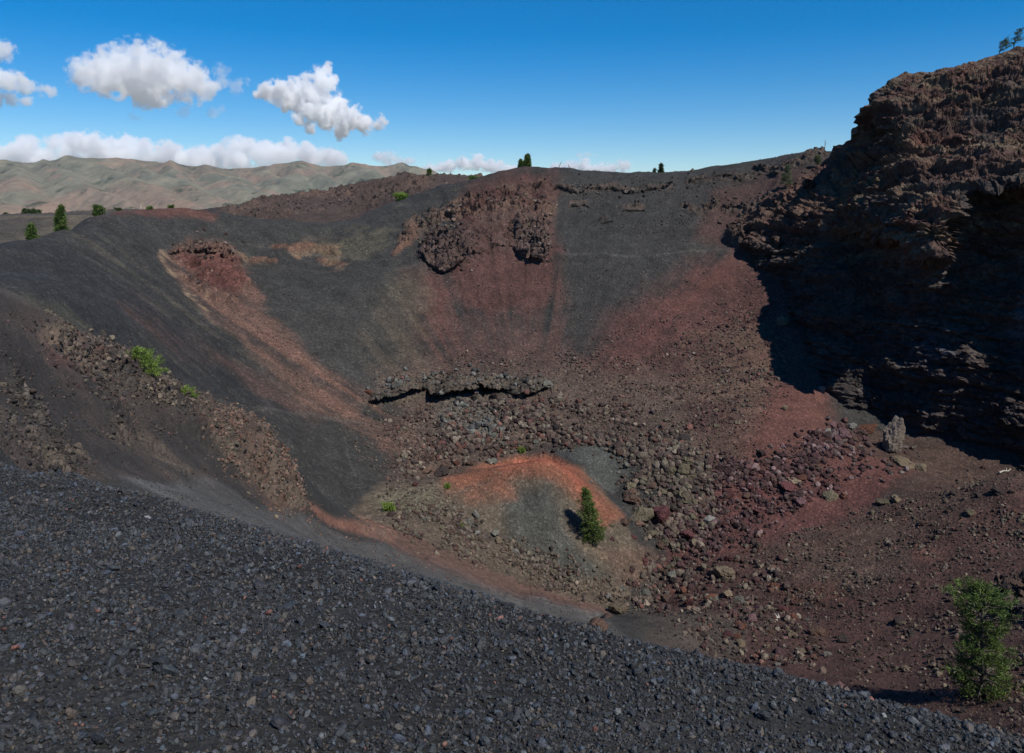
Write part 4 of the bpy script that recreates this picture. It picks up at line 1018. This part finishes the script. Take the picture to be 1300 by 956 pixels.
def tree(name, label, cat, base, height, spread, mat, prof, seed, group=None, lean=(0, 0), whorls=16, per=6, droop=.15, tuft=26, blade=(.11, .02), start=.08, wind=None, bark=None, bare=0.0, fork=0, children=('trunk', 'crown')):
    """prof: crown half-width (0..1) at given fractions of the height"""
    g = np.random.default_rng(seed)
    root = bpy.data.objects.new(name, None); COL.objects.link(root); root.location = base; root.empty_display_size = .2
    tag(root, label, cat, group)
    H = height; ax = np.array([lean[0], lean[1], 1.0])
    def trunk_at(f):
        return np.array([lean[0] * H * f * f + .02 * H * math.sin(f * 5 + seed), lean[1] * H * f * f + .02 * H * math.cos(f * 4 + seed), H * f * .97])
    tr = [tube([trunk_at(f) - np.array([0, 0, .12 if f == 0 else 0]) for f in np.linspace(0, 1, 9)], np.linspace(.030 * H, .004 * H, 9), 7)]
    if fork:
        for q in range(fork):
            a = q * 2.4 + seed
            tr.append(tube([trunk_at(.05) + np.array([math.cos(a) * spread * f * .8, math.sin(a) * spread * f * .8, H * .75 * f ** .8]) for f in np.linspace(0, 1, 6)], np.linspace(.018 * H, .004 * H, 6), 5))
    bl, cc = [], []; segs = []
    for wv in range(whorls):
        f = start + (1 - start) * (wv + g.uniform(-.4, .4)) / whorls; f = min(max(f, start), .99)
        wd = float(np.interp(f, [p[0] for p in prof], [p[1] for p in prof])) * spread
        for q in range(per):
            if g.uniform() < bare: continue
            a = g.uniform(0, 2 * math.pi); L = max(wd * g.uniform(.4, 1.2), .05 * spread)
            d = np.array([math.cos(a), math.sin(a), 0.0])
            if wind is not None:
                d[:2] += np.array(wind[:2]); L *= .55 + .55 * max(0, float(d[:2] @ np.array(wind[:2])) / (np.linalg.norm(wind[:2]) ** 2 + .2))
                d /= np.linalg.norm(d)
            p0 = trunk_at(f); up = g.uniform(.12, .45) + .5 * f
            pts = [p0 + d * L * s + np.array([0, 0, L * (up * s - droop * s * s * (1.5 - f))]) for s in np.linspace(0, 1, 5)]
            tr.append(tube(pts, np.linspace(.010 * H * (1 - .6 * f), .002 * H, 5), 4))
            ns = max(2, int(2 + 4 * L / spread))
            for s_ in range(ns):
                s = .4 + .6 * (s_ + g.uniform(0, 1)) / ns
                c0 = p0 + d * L * s + np.array([0, 0, L * (up * s - droop * s * s * (1.5 - f))])
                side = np.array([-d[1], d[0], 0]) * g.normal(0, .16) * L
                segs.append((c0 + side + np.array([0, 0, abs(g.normal(0, .05)) * L]), d))
    for wv in range(4): segs.append((trunk_at(.93 + .02 * wv), np.array([0, 0, 1.0])))
    c0 = np.array([s[0] for s in segs]); d0 = np.array([s[1] for s in segs]); m = len(c0)
    dirs = g.normal(size=(m, tuft, 3)) * .75 + d0[:, None, :] * .9 + np.array([0, 0, .75]); dirs /= np.linalg.norm(dirs, axis=2, keepdims=True)
    ln = blade[0] * g.uniform(.6, 1.25, (m, tuft, 1)); st = c0[:, None, :] + g.normal(size=(m, tuft, 3)) * blade[0] * .45
    sd_ = np.cross(dirs, g.normal(size=(m, tuft, 3))); sd_ /= np.linalg.norm(sd_, axis=2, keepdims=True) + 1e-9
    a_ = st + sd_ * blade[1] * .5; b_ = st - sd_ * blade[1] * .5; t_ = st + dirs * ln; mid = st + dirs * ln * .55
    V = np.stack([a_, mid + sd_ * blade[1] * .55, t_, mid - sd_ * blade[1] * .55, b_], 2).reshape(-1, 3)
    nb = m * tuft; i5 = np.arange(nb)[:, None] * 5
    Fc = np.concatenate([i5 + [0, 1, 4], i5 + [1, 3, 4], i5 + [1, 2, 3]])
    tone = np.clip(np.repeat(g.uniform(.15, .75, (m, 1)), tuft, 1) + g.normal(0, .16, (m, tuft)), 0, 1)
    C = np.repeat(tone.reshape(-1, 1), 5, 0) * np.ones((1, 3))
    tv, tf = join(tr)
    mesh_np(children[0], tv, tf, bark or MAT_BARK, True, None, root)
    mesh_np(children[1], V.astype(np.float32), Fc.astype(np.int32), mat, False, C.astype(np.float32), root)
    return root
def at_px(px, py, up=0.0):
    P = ground_at([px], [py])[0]; return Vector((float(P[0]), float(P[1]), float(P[2]) - .05 + up))
def mpp(P): return math.hypot(P[0], P[1]) / F
CONE = [(0, .75), (.12, 1), (.35, .8), (.6, .62), (.8, .42), (.93, .22), (1, .06)]
FULL = [(0, .5), (.1, .85), (.3, 1), (.55, .95), (.75, .7), (.9, .4), (1, .1)]

P = at_px(752, 685); k = mpp(P)
tree('pine_tree', 'slender bright green pine standing on the grey flank of the orange mound', 'pine tree', P, 73 * k, 17 * k, MAT_NEEDLE,
     [(0, .7), (.1, 1), (.24, .95), (.34, .6), (.44, .8), (.56, .5), (.66, .58), (.78, .34), (.9, .22), (1, .05)], 3, lean=(-.2, .05), whorls=24, per=5, tuft=18, blade=(.15, .026), start=.03)
P = at_px(1243, 884); k = mpp(P)
tree('pine_tree', 'green bushy pine standing on the rusty slope at the lower right edge', 'pine tree', P, 142 * k, 40 * k, MAT_NEEDLE,
     [(0, .6), (.1, .85), (.25, 1), (.42, .82), (.55, .55), (.68, 1.0), (.8, .85), (.92, .45), (1, .12)], 8, lean=(-.03, .03), whorls=22, per=6, tuft=22, blade=(.13, .018), start=.04, droop=.22)
P = at_px(186, 481); k = mpp(P)
tree('young_pine', 'bright yellow-green young pine behind the rocky crest of the left spur', 'pine', P, 38 * k, 22 * k, MAT_BRIGHT,
     [(0, .9), (.2, 1), (.5, .85), (.75, .5), (1, .12)], 5, lean=(-.22, 0), whorls=10, per=5, tuft=18, blade=(.085, .012), fork=4, droop=0)
P = at_px(238, 505); k = mpp(P)
tree('shrub', 'low yellow-green shrub on the crest of the left spur', 'shrub', P, 10 * k, 14 * k, MAT_BRIGHT, FULL, 15, whorls=5, per=6, tuft=18, blade=(.06, .012), fork=2, children=('stem', 'foliage'))
# on and behind the left rim
def rim(px, py, back, dz=0.0):
    th, _ = pix_polar(px, py); th = float(th)
    i = int(np.argmin(np.abs(TH - th))); t_here = np.where((VR[i] > 45) & (VR[i] < 112), VZ[i] / VR[i], -9)
    r = float(VR[i][int(np.argmax(t_here))]) + back
    x, y = math.sin(th) * r, math.cos(th) * r
    return Vector((x, y, float(ground_z(x, y)[0]) - .05 + dz))
P = rim(78, 294, .6); k = mpp(P)
tree('pine_tree', 'dark green pine with a bushy foot on the left rim, taller of two', 'pine tree', P, 29 * k, 6 * k, MAT_NEEDLE, [(0, .9), (.15, 1), (.4, .75), (.7, .55), (.9, .3), (1, .1)], 21, lean=(.08, 0), whorls=15, per=5, tuft=15, blade=(.16, .035), start=.02)
P = rim(41, 304, .5); k = mpp(P)
tree('pine_tree', 'small narrow green pine on the left rim beside the photo edge', 'pine tree', P, 17 * k, 4.6 * k, MAT_NEEDLE, CONE, 22, whorls=12, per=6, tuft=18, blade=(.15, .045), start=.03)
P = rim(122, 271, .8); k = mpp(P)
tree('pine_tree', 'wind-swept spreading pine on the rim below the far hills', 'pine tree', P, 13 * k, 6 * k, MAT_NEEDLE, FULL, 23, whorls=9, per=4, tuft=13, blade=(.16, .04), wind=(.7, .1), fork=2)
for px, py, h, w, s, lb in ((190, 264, 4, 3.6, 24, 'round green shrub on the reddish crest of the left rim'), (217, 263, 2.6, 4, 25, 'flat green shrub on the dark stony crest right of the round one'), (151, 267, 3, 4, 26, 'low dull green shrub beside the wind-swept pine')):
    P = rim(px, py, .7); k = mpp(P)
    tree('shrub', lb, 'shrub', P, h * k, w * k, MAT_NEEDLE if s != 26 else MAT_DULL, FULL, s, whorls=5, per=4, tuft=12, blade=(.12, .035), children=('stem', 'foliage'))
for j, (px, h, w) in enumerate(((32, 7, 2.4), (37, 6, 2.2), (43, 6.5, 3), (49, 5, 2.2), (7, 5, 1.8))):
    th, t = pix_polar(px, 271 if j < 4 else 272); r = 262.0 + 4 * j
    x, y = math.sin(float(th)) * r, math.cos(float(th)) * r; P = Vector((x, y, float(ground_z(x, y)[0]) - .1)); k = r / F
    tree('pine_tree', ['dark pine at the left end of the far clump on the plain', 'second dark pine of the far clump on the plain', 'widest dark pine of the far clump on the plain', 'dark pine at the right end of the far clump', 'lone dark pine on the pale plain left of the clump'][j],
         'pine tree', P, h * k, w * k, MAT_DULL, CONE, 30 + j, 'pines far out on the plain', whorls=8, per=5, tuft=10, blade=(.5, .16), start=.02)
# on the far rim
P = rim(669, 217, .4); k = mpp(P)
tree('pine_tree', 'dark pine standing on the red summit of the far rim', 'pine tree', P, 15.5 * k, 4.6 * k, MAT_NEEDLE, CONE, 41, whorls=13, per=7, tuft=20, blade=(.18, .05), start=.02, lean=(.03, 0))
P = rim(661, 218, .4); k = mpp(P)
tree('pine_tree', 'smaller dark pine close beside the summit pine of the far rim', 'pine tree', P, 10 * k, 2.6 * k, MAT_NEEDLE, CONE, 42, whorls=10, per=6, tuft=18, blade=(.15, .045), start=.02)
P = rim(839, 221, .4); k = mpp(P)
tree('pine_tree', 'tiny slim pine on the dark far rim under the open sky', 'pine tree', P, 11 * k, 2.8 * k, MAT_DULL, CONE, 43, whorls=9, per=6, tuft=16, blade=(.14, .04), start=.02)
P = rim(831, 221, .4); k = mpp(P)
tree('shrub', 'sparse little shrub beside the tiny pine on the far rim', 'shrub', P, 5 * k, 2 * k, MAT_DULL, FULL, 44, whorls=4, per=4, tuft=8, blade=(.14, .035), children=('stem', 'foliage'))
# lava ridge
for px, py, h, w, s, nm, lb, cat in ((510, 264, 10, 7.5, 51, 'shrub', 'bright green shrub in the saddle below the lava ridge', 'shrub'), (602, 232, 5, 6, 52, 'shrub', 'flat green shrub where the lava ridge meets the far rim', 'shrub'), (545, 225, 10, 2.4, 53, 'pine_tree', 'tiny pine on top of the lava ridge before the far hills', 'pine tree')):
    th, _ = pix_polar(px, py); th = float(th); i = int(np.argmin(np.abs(TH - th)))
    lo, hi = {51: (100, 124), 52: (99, 146), 53: (120, 150)}[s]
    tt = np.where((VR[i] > lo) & (VR[i] < hi), np.abs(VZ[i] / VR[i] - float(pix_polar(px, py)[1])), 9)
    r = float(VR[i][int(np.argmin(tt))]); x, y = math.sin(th) * r, math.cos(th) * r
    P = Vector((x, y, float(ground_z(x, y)[0]) - .1)); k = mpp(P)
    tree(nm, lb, cat, P, h * k, w * k, MAT_BRIGHT if s == 51 else MAT_NEEDLE, FULL if nm == 'shrub' else CONE, s, whorls=7, per=6, tuft=18, blade=(.24, .07), start=.02, fork=2 if s == 51 else 0, children=('stem', 'foliage') if nm == 'shrub' else ('trunk', 'crown'))
# red slope beside the cliff
P = at_px(998, 236); k = mpp(P)
tree('pine_tree', 'pale sparse pine on the red slope below the right rim ledges', 'pine tree', P, 25 * k, 7 * k, MAT_PALE, CONE, 61, whorls=12, per=5, tuft=12, blade=(.16, .03), start=.1)
P = at_px(1037, 215); k = mpp(P)
tree('pine_tree', 'thin pine with a bleached bare trunk beside the cliff shadow', 'pine tree', P, 16 * k, 3 * k, MAT_PALE, [(0, 0), (.45, .2), (.6, 1), (.85, .8), (1, .2)], 62, whorls=9, per=5, tuft=12, blade=(.15, .03), start=.4, bark=MAT_DEAD)
# wind-bent pair on the cliff top
for px, h, w, s, ln, lb in ((1268, 15, 8, 71, (.35, 0), 'wind-bent dark pine leaning right on the cliff top, lower of the pair'), (1286, 21, 7, 72, (.22, 0), 'taller wind-bent dark pine on the cliff top at the upper right')):
    j = int(np.argmin(np.abs(pxs - px))); P = Vector([float(q) for q in CLIFF_TOP[j]]); P.z -= .15; k = mpp(P)
    tree('pine_tree', lb, 'pine tree', P, h * k, w * k, MAT_DULL, [(0, .2), (.3, .9), (.6, 1), (.85, .8), (1, .3)], s, 'wind-bent pines on the cliff top', lean=ln, whorls=9, per=3, tuft=10, blade=(.13, .028), start=.25, wind=(.55, 0), droop=.05)
# dead saplings and branches
def stick(name, label, cat, P, paths, rad, group=None):
    V, Fc = join([tube(p, np.linspace(r, r * .4, len(p)), 6) for p, r in zip(paths, rad)])
    o = mesh_np(name, V, Fc, MAT_DEAD, True); o.location = P
    return tag(o, label, cat, group)
for px, py, hh, tl, lb in ((1047, 188, 12, .03, 'bare upright dead sapling against the sky on the right rim'), (709, 218, 8, .5, 'leaning dead twig on the far rim right of the summit'), (723, 219, 5, -.4, 'short crooked dead twig on the far rim'), (178, 264, 5, .2, 'pale dead sapling on the left rim beside the round shrub')):
    P = rim(px, py, .3); k = mpp(P); h = hh * k
    o = stick('dead_sapling', lb, 'dead sapling', P, [[(0, 0, -.1), (tl * h * .4, 0, h * .45), (tl * h, 0, h)], [(tl * h * .4, 0, h * .45), (tl * h * .4 + .2 * h, .05, h * .7)], [(tl * h * .6, 0, h * .65), (tl * h * .6 - .14 * h, 0, h * .85)]], (.05, .025, .02))
    if px != 178: o.data.materials[0] = MAT_BARK
for px, py, w, rot, lb in ((1276, 600, 17, .3, 'bleached branch lying at the shadow edge below the cliff'), (987, 787, 12, 1.0, 'short bleached log on the rusty rubble above the gravel edge')):
    P = at_px(px, py); k = mpp(P); L = w * k
    o = stick('fallen_branch', lb, 'branch', P + Vector((0, 0, .1)), [[(-L / 2, 0, 0), (-L * .1, .06, .08), (L * .2, -.05, .06), (L / 2, .05, .16)], [(L * .1, 0, .06), (L * .3, .2, .2)]], (.075, .04)); o.rotation_euler.z = rot
for px, py, h, w, s, lb in ((494, 647, 6, 9, 81, 'green grass clump at the left end of the crater floor'), (583, 671, 4, 4, 82, 'small green weed among stones below the mound'), (662, 573, 4, 4, 83, 'small green weed in the rubble above the orange crest'), (568, 619, 3, 3, 84, 'tiny green weed on the left shoulder of the mound')):
    P = at_px(px, py); k = mpp(P)
    tree('weed_clump', lb, 'weed', P, h * k, w * k, MAT_BRIGHT, FULL, s, whorls=4, per=6, tuft=14, blade=(.12, .03), children=('stem', 'foliage'))
# ------------------------------------------------------------------ the far hills
RIDGES = [
    [(-280, 214, 8600), (-160, 203, 8400), (-60, 207, 8500), (0, 204, 8500), (35, 208, 8600), (60, 204, 8600), (100, 199, 8500), (125, 200, 8500), (165, 202, 8700), (190, 205, 8700), (215, 205, 8600), (245, 212, 8900), (265, 209, 8800), (290, 214, 8900), (340, 212, 8900),
     (362, 208, 8700), (384, 205, 8600), (400, 209, 8700), (418, 212, 8800), (452, 208, 8700), (480, 211, 8800), (505, 208, 8700), (525, 212, 8800), (545, 216, 8800), (562, 223, 9000), (600, 234, 9200), (660, 246, 9300), (800, 262, 9500)],
    [(-160, 203, 8400), (-130, 225, 7400), (-90, 250, 6400)], [(-40, 206, 8450), (-50, 222, 7600), (-20, 242, 6800), (10, 262, 6100)],
    [(20, 206, 8500), (8, 222, 7700), (30, 236, 7100), (45, 256, 6300)], [(60, 204, 8600), (78, 220, 7700), (110, 234, 7100), (150, 250, 6500), (185, 266, 5900)],
    [(100, 199, 8500), (122, 213, 7900), (165, 224, 7400), (205, 240, 6800), (250, 256, 6200), (275, 268, 5800)], [(150, 201, 8600), (176, 214, 8000), (208, 224, 7500)],
    [(215, 205, 8600), (222, 220, 7900), (238, 234, 7200), (272, 248, 6700), (312, 262, 6100)], [(265, 209, 8800), (282, 223, 8000), (306, 238, 7300), (340, 254, 6600), (360, 268, 6000)],
    [(340, 212, 8900), (336, 226, 8100), (362, 240, 7400)], [(384, 205, 8600), (372, 220, 7900), (352, 234, 7300), (338, 250, 6700)], [(384, 205, 8600), (412, 222, 7900), (436, 240, 7200), (446, 256, 6500)],
    [(452, 208, 8700), (470, 222, 8000), (462, 240, 7300)], [(505, 208, 8700), (522, 222, 8000), (512, 240, 7300)], [(545, 216, 8800), (566, 232, 8100), (570, 250, 7400)],
]
hpx = np.linspace(-290, 850, 1150); hr = np.concatenate([np.geomspace(4600, 9300, 330), np.geomspace(9350, 12500, 40)])
hth, _ = pix_polar(hpx, 230 + 0 * hpx)
TT_, R_ = np.meshgrid(hth, hr, indexing='ij')
X, Y = np.sin(TT_) * R_, np.cos(TT_) * R_
wamp = sstep(9200, 8300, R_)
wx = X + 170 * fbm(X / 600, Y / 600, 0 * X, 4, 601) * wamp; wy = Y + 170 * fbm(X / 600 + 9, Y / 600, 0 * X, 4, 605) * wamp
zz = np.full(X.shape, -200.0)
for ln in RIDGES:
    pts = [np.array(pix_point(*p_)) for p_ in ln]
    for p0, p1 in zip(pts[:-1], pts[1:]):
        ex, ey = p1[0] - p0[0], p1[1] - p0[1]; L2 = ex * ex + ey * ey
        t_ = np.clip(((wx - p0[0]) * ex + (wy - p0[1]) * ey) / L2, 0, 1)
        dd_ = np.hypot(wx - p0[0] - t_ * ex, wy - p0[1] - t_ * ey)
        q_ = p0[2] + (p1[2] - p0[2]) * t_ - (np.sqrt(dd_ * dd_ + 50 ** 2) - 50) * .56
        m_ = np.maximum(zz, q_); zz = m_ + 14 * np.exp(-np.abs(zz - q_) / 14) * .5
gq = np.clip((zz + 78) / 500, 0, 1)
rill = ridged(wx / 230, wy / 420, 0 * X, 4, 645)
zz = zz + (rill - .4) * 16 * np.clip(gq * 4, 0, 1) + 5 * fbm(X / 60, Y / 60, 0 * X, 4, 641)
zz = np.maximum(zz, -78 + 6 * fbm(X / 500, Y / 500, 0 * X, 3, 648))
spur_ = rill; hh = (zz + 78) / 620
a = fbm(X / 700, Y / 900, zz / 300, 4, 651); b2 = fbm(X / 220, Y / 260, zz / 120, 4, 661); vall = sstep(.2, -.3, spur_ - .3 + .3 * b2)
mc = np.zeros(X.shape + (3,)); mc[:] = srgb(134, 128, 108)
def pm(m, rgb, al=1.0):
    global mc
    m = (np.clip(m, 0, 1) * al)[..., None]; mc = mc * (1 - m) + srgb(*rgb) * m
pm(sstep(-.1, .35, a + .3 * b2), (146, 122, 104), .8)
pm(sstep(.1, .45, -a + .4 * b2), (118, 120, 104), .7)
pm(vall * sstep(.05, .6, gq), (98, 100, 84), .6)
pm(sstep(.28, .42, b2 - .2 * a), (156, 128, 108), .55)
pm(sstep(.3, .42, fbm(X / 110, Y / 110, zz / 60, 3, 671)) * vall, (52, 66, 44), .8)
mc *= .76 * (1 + .22 * fbm(X / 60, Y / 60, zz / 40, 3, 681))[..., None]
MAT_HILL, nt_, b_ = new_mat('sage_hillside')
_at = N(nt_, 'ShaderNodeAttribute', attribute_name='Col').outputs['Color']; _p = N(nt_, 'ShaderNodeNewGeometry').outputs['Position']
_c = mixc(nt_, 1.0, _at, ramp(nt_, noise(nt_, _p, .02, 6, .65), [(.3, (.8,) * 3), (.7, (1.18,) * 3)]), 'MULTIPLY')
nt_.links.new(_c, b_.inputs['Base Color']); b_.inputs['Roughness'].default_value = 1; b_.inputs['Specular IOR Level'].default_value = 0
nt_.links.new(bump(nt_, noise(nt_, _p, .02, 6, .65), 12, .5), b_.inputs['Normal'])
hills = mesh_np('hills', np.stack([X, Y, zz], -1).reshape(-1, 3), grid_faces(*X.shape), MAT_HILL, True, np.clip(mc, .01, .8).reshape(-1, 3))
hills['kind'] = 'structure'

# the air between the lookout and the far hills
hz = bpy.data.meshes.new('haze'); bm = bmesh.new(); bmesh.ops.create_cube(bm, size=1.0); bm.to_mesh(hz); bm.free()
ho = bpy.data.objects.new('haze', hz); COL.objects.link(ho); ho['kind'] = 'stuff'; ho['label'] = 'thin pale haze in the air'
zt = float(max(hh.max() * 620 - 78, CLIFF_TOP[:, 2].max())) + 40.0
ho.location = (0, 0, (zt - 90) / 2); ho.scale = (126000, 126000, zt + 90)
MAT_HAZE = bpy.data.materials.new('haze'); MAT_HAZE.use_nodes = True; nt = MAT_HAZE.node_tree; nt.nodes.clear()
_o = nt.nodes.new('ShaderNodeOutputMaterial'); _v = nt.nodes.new('ShaderNodeVolumePrincipled'); nt.links.new(_v.outputs[0], _o.inputs['Volume'])
_v.inputs['Color'].default_value = (.86, .92, 1, 1); _v.inputs['Density'].default_value = 1.7e-5
hz.materials.append(MAT_HAZE)
# ------------------------------------------------------------------ clouds: closed hulls grown from clustered balls, filled with vapour
def cloud(label, blobs, dist, dens=1.25, cut=.36, amp=1.0, squash=.85, seed=0, group='white cumulus clouds', nscale=15, step=.35):
    """blobs: (column, row, radius in photo pixels)"""
    g = np.random.default_rng(seed); k = dist / F; V, Fc, n = [], [], 0
    d, f = ICO[3]
    c0 = np.array(pix_point(float(np.mean([b[0] for b in blobs])), float(np.mean([b[1] for b in blobs])), dist))
    cs = []
    for px, py, r in blobs:
        r = r * 1.3
        p = np.array(pix_point(px, py, dist + g.uniform(-.9, .9) * r * k)) - c0
        cs.append((p, r * k))
        V.append(d * r * k * np.array([1, 1, squash]) + p); Fc.append(f + n); n += len(d)
    rmin = min(b[2] for b in blobs) * k
    me = bpy.data.meshes.new('cloud_balls'); me.from_pydata(np.concatenate(V).tolist(), [], np.concatenate(Fc).tolist())
    tmp = bpy.data.objects.new('cloud_balls', me); COL.objects.link(tmp)
    rm = tmp.modifiers.new('remesh', 'REMESH'); rm.mode = 'VOXEL'; rm.voxel_size = max(rmin * .3, 2.0 * k)
    dg = bpy.context.evaluated_depsgraph_get()
    hull = bpy.data.meshes.new_from_object(tmp.evaluated_get(dg)); bpy.data.objects.remove(tmp); bpy.data.meshes.remove(me)
    o = bpy.data.objects.new('cloud', hull); COL.objects.link(o); o.location = [float(q) for q in c0]
    m = bpy.data.materials.new('cloud_vapour'); m.use_nodes = True; nt = m.node_tree; nt.nodes.clear()
    out = nt.nodes.new('ShaderNodeOutputMaterial'); v = nt.nodes.new('ShaderNodeVolumePrincipled')
    v.inputs['Color'].default_value = (1, 1, 1, 1); v.inputs['Anisotropy'].default_value = 0.0
    pos = N(nt, 'ShaderNodeTexCoord').outputs['Object']
    sc = N(nt, 'ShaderNodeVectorMath', operation='MULTIPLY'); nt.links.new(pos, sc.inputs[0]); sc.inputs[1].default_value = (1, 1, 1 / squash)
    e = None
    for p, r in cs:
        ds = N(nt, 'ShaderNodeVectorMath', operation='DISTANCE'); nt.links.new(sc.outputs[0], ds.inputs[0]); ds.inputs[1].default_value = (p[0], p[1], p[2] / squash)
        q = mathn(nt, 'SUBTRACT', 1.0, mathn(nt, 'DIVIDE', ds.outputs['Value'], r))
        e = q if e is None else mathn(nt, 'MAXIMUM', e, q)
    off = N(nt, 'ShaderNodeVectorMath', operation='ADD'); nt.links.new(pos, off.inputs[0]); off.inputs[1].default_value = (seed * 913.0 * k, 37 * k, 0)
    n1 = noise(nt, off.outputs[0], 1 / (nscale * k), 8, .6)
    w = mathn(nt, 'MULTIPLY', mathn(nt, 'SUBTRACT', n1, .5), 3.4 * amp)
    edge = mathn(nt, 'MULTIPLY', e, 10.0, True)
    dd = mathn(nt, 'MULTIPLY', mathn(nt, 'SUBTRACT', mathn(nt, 'ADD', e, w), cut), 3.5, True)
    nt.links.new(mathn(nt, 'MULTIPLY', mathn(nt, 'MULTIPLY', dd, edge), dens / (10 * k)), v.inputs['Density'])
    nt.links.new(v.outputs[0], out.inputs['Volume'])
    m.cycles.volume_step_rate = step
    hull.materials.clear(); hull.materials.append(m)
    return tag(o, label, 'cloud', group)
cloud('broad flat-topped white cloud high above the far hills', [(122, 95, 26), (150, 86, 28), (182, 88, 34), (212, 92, 32), (240, 104, 27), (258, 110, 18), (190, 112, 28), (165, 104, 26), (193, 130, 14), (140, 100, 24), (106, 92, 14)], 15000, seed=1)
cloud('billowing white cloud with a tall tower, right of the broad one', [(408, 100, 17), (400, 118, 24), (378, 122, 24), (356, 116, 18), (338, 118, 13), (420, 138, 26), (398, 146, 22), (442, 150, 20), (462, 158, 15), (480, 154, 11), (435, 165, 14), (412, 90, 12)], 15000, seed=2, dens=2.8)
cloud('low grey-white cloud at the left photo edge, middle of three', [(-20, 100, 20), (8, 103, 17), (30, 108, 14), (48, 112, 10), (62, 115, 8)], 15000, seed=3)
cloud('small cloud puff at the left photo edge, topmost of three', [(-8, 62, 16), (4, 66, 13)], 15000, seed=4)
cloud('small ragged cloud at the left photo edge, lowest of three', [(-4, 128, 10), (14, 130, 10), (30, 127, 9)], 15000, seed=5)
cloud('thin wisp of cloud between the two big clouds', [(280, 92, 12), (286, 104, 11), (300, 112, 11), (308, 104, 9)], 15000, seed=6, dens=.4, cut=.5, amp=1.4, nscale=11)
cloud('faint wisp of cloud below the right tip of the broad cloud', [(268, 142, 9), (282, 140, 9), (232, 142, 8)], 15000, seed=7, dens=.3, cut=.42, amp=1.3)
cloud('faint small puff below the broad cloud', [(168, 148, 8), (174, 150, 7)], 15000, seed=8, dens=.3, cut=.4)
g = np.random.default_rng(44)
bank = [(-70 + 23 * i + float(g.uniform(-6, 6)), 193 + float(g.uniform(-9, 4)) - (5 if 30 < -60 + 23 * i < 140 else 0), float(g.uniform(11, 18))) for i in range(22)] + [(-60 + 30 * i, 202, 17.0) for i in range(17)]
cloud('long low bank of white cloud along the crest of the far hills', bank, 30000, seed=9, dens=1.5, cut=.2, squash=.8, nscale=15, amp=1.05)
cloud('small bright cloud peeping over the hills right of the long bank', [(482, 200, 9), (494, 201, 10), (508, 204, 7), (520, 206, 7)], 30000, seed=10, cut=.28, amp=1.2, nscale=8)
cloud('bright white cloud low behind the left shoulder of the far rim', [(545, 213, 9), (560, 212, 9), (575, 211, 10), (590, 207, 11), (604, 206, 12), (618, 210, 11), (632, 212, 10), (648, 214, 9), (660, 216, 8), (674, 216, 8)], 30000, seed=11, dens=2.2, cut=.26, amp=1.2, squash=.75, nscale=9)
cloud('bright white cloud low behind the middle of the far rim', [(708, 214, 9), (726, 212, 10), (742, 210, 11), (760, 213, 9), (776, 213, 10), (790, 211, 10)], 30000, seed=12, dens=2.2, cut=.26, amp=1.2, squash=.75, nscale=8)
cloud('tiny faint cloud streak above the middle of the far rim', [(736, 197, 5), (746, 196, 6), (757, 197, 5)], 30000, seed=13, dens=.5, cut=.15, squash=.6)
# ------------------------------------------------------------------ camera, sun, sky
cam = bpy.data.cameras.new('camera'); co = bpy.data.objects.new('camera', cam); COL.objects.link(co)
cam.sensor_fit = 'HORIZONTAL'; cam.sensor_width = 36; cam.lens = F / 1300 * 36
cam.shift_y = -(478 - CY) / 1300
cam.clip_start = .1; cam.clip_end = 200000
co.rotation_euler = (math.pi / 2 - PITCH, 0, 0)
SC.camera = co
SUN_EL, SUN_AZ = math.radians(52), math.radians(136)       # azimuth clockwise from +Y
sd = Vector((math.sin(SUN_AZ) * math.cos(SUN_EL), math.cos(SUN_AZ) * math.cos(SUN_EL), math.sin(SUN_EL)))
sl = bpy.data.lights.new('sun', 'SUN'); so = bpy.data.objects.new('sun', sl); COL.objects.link(so)
sl.energy = 4.5; sl.angle = math.radians(.53); sl.color = (1.0, .955, .88)
so.rotation_euler = sd.to_track_quat('Z', 'Y').to_euler(); so.location = sd * 500
world = bpy.data.worlds.new('World'); SC.world = world; world.use_nodes = True
nt = world.node_tree; nt.nodes.clear()
wo = nt.nodes.new('ShaderNodeOutputWorld'); bg = nt.nodes.new('ShaderNodeBackground')
sk = nt.nodes.new('ShaderNodeTexSky'); sk.sky_type = 'NISHITA'; sk.sun_disc = False
sk.sun_elevation = SUN_EL; sk.sun_rotation = SUN_AZ; sk.altitude = 1800; sk.air_density = 1.0; sk.dust_density = .3; sk.ozone_density = 3.0
hs = nt.nodes.new('ShaderNodeHueSaturation'); hs.inputs['Saturation'].default_value = 1.55; hs.inputs['Hue'].default_value = .502
nt.links.new(sk.outputs[0], hs.inputs['Color']); nt.links.new(hs.outputs[0], bg.inputs[0]); bg.inputs[1].default_value = .115
nt.links.new(bg.outputs[0], wo.inputs[0])
SC.view_settings.view_transform = 'Standard'; SC.view_settings.look = 'None'
SC.view_settings.exposure = 0; SC.view_settings.gamma = 1; SC.view_settings.use_curve_mapping = False
SC.cycles.use_denoising = True
SC.cycles.max_bounces = 20; SC.cycles.diffuse_bounces = 3; SC.cycles.volume_bounces = 20; SC.cycles.transparent_max_bounces = 12; SC.cycles.volume_max_steps = 256
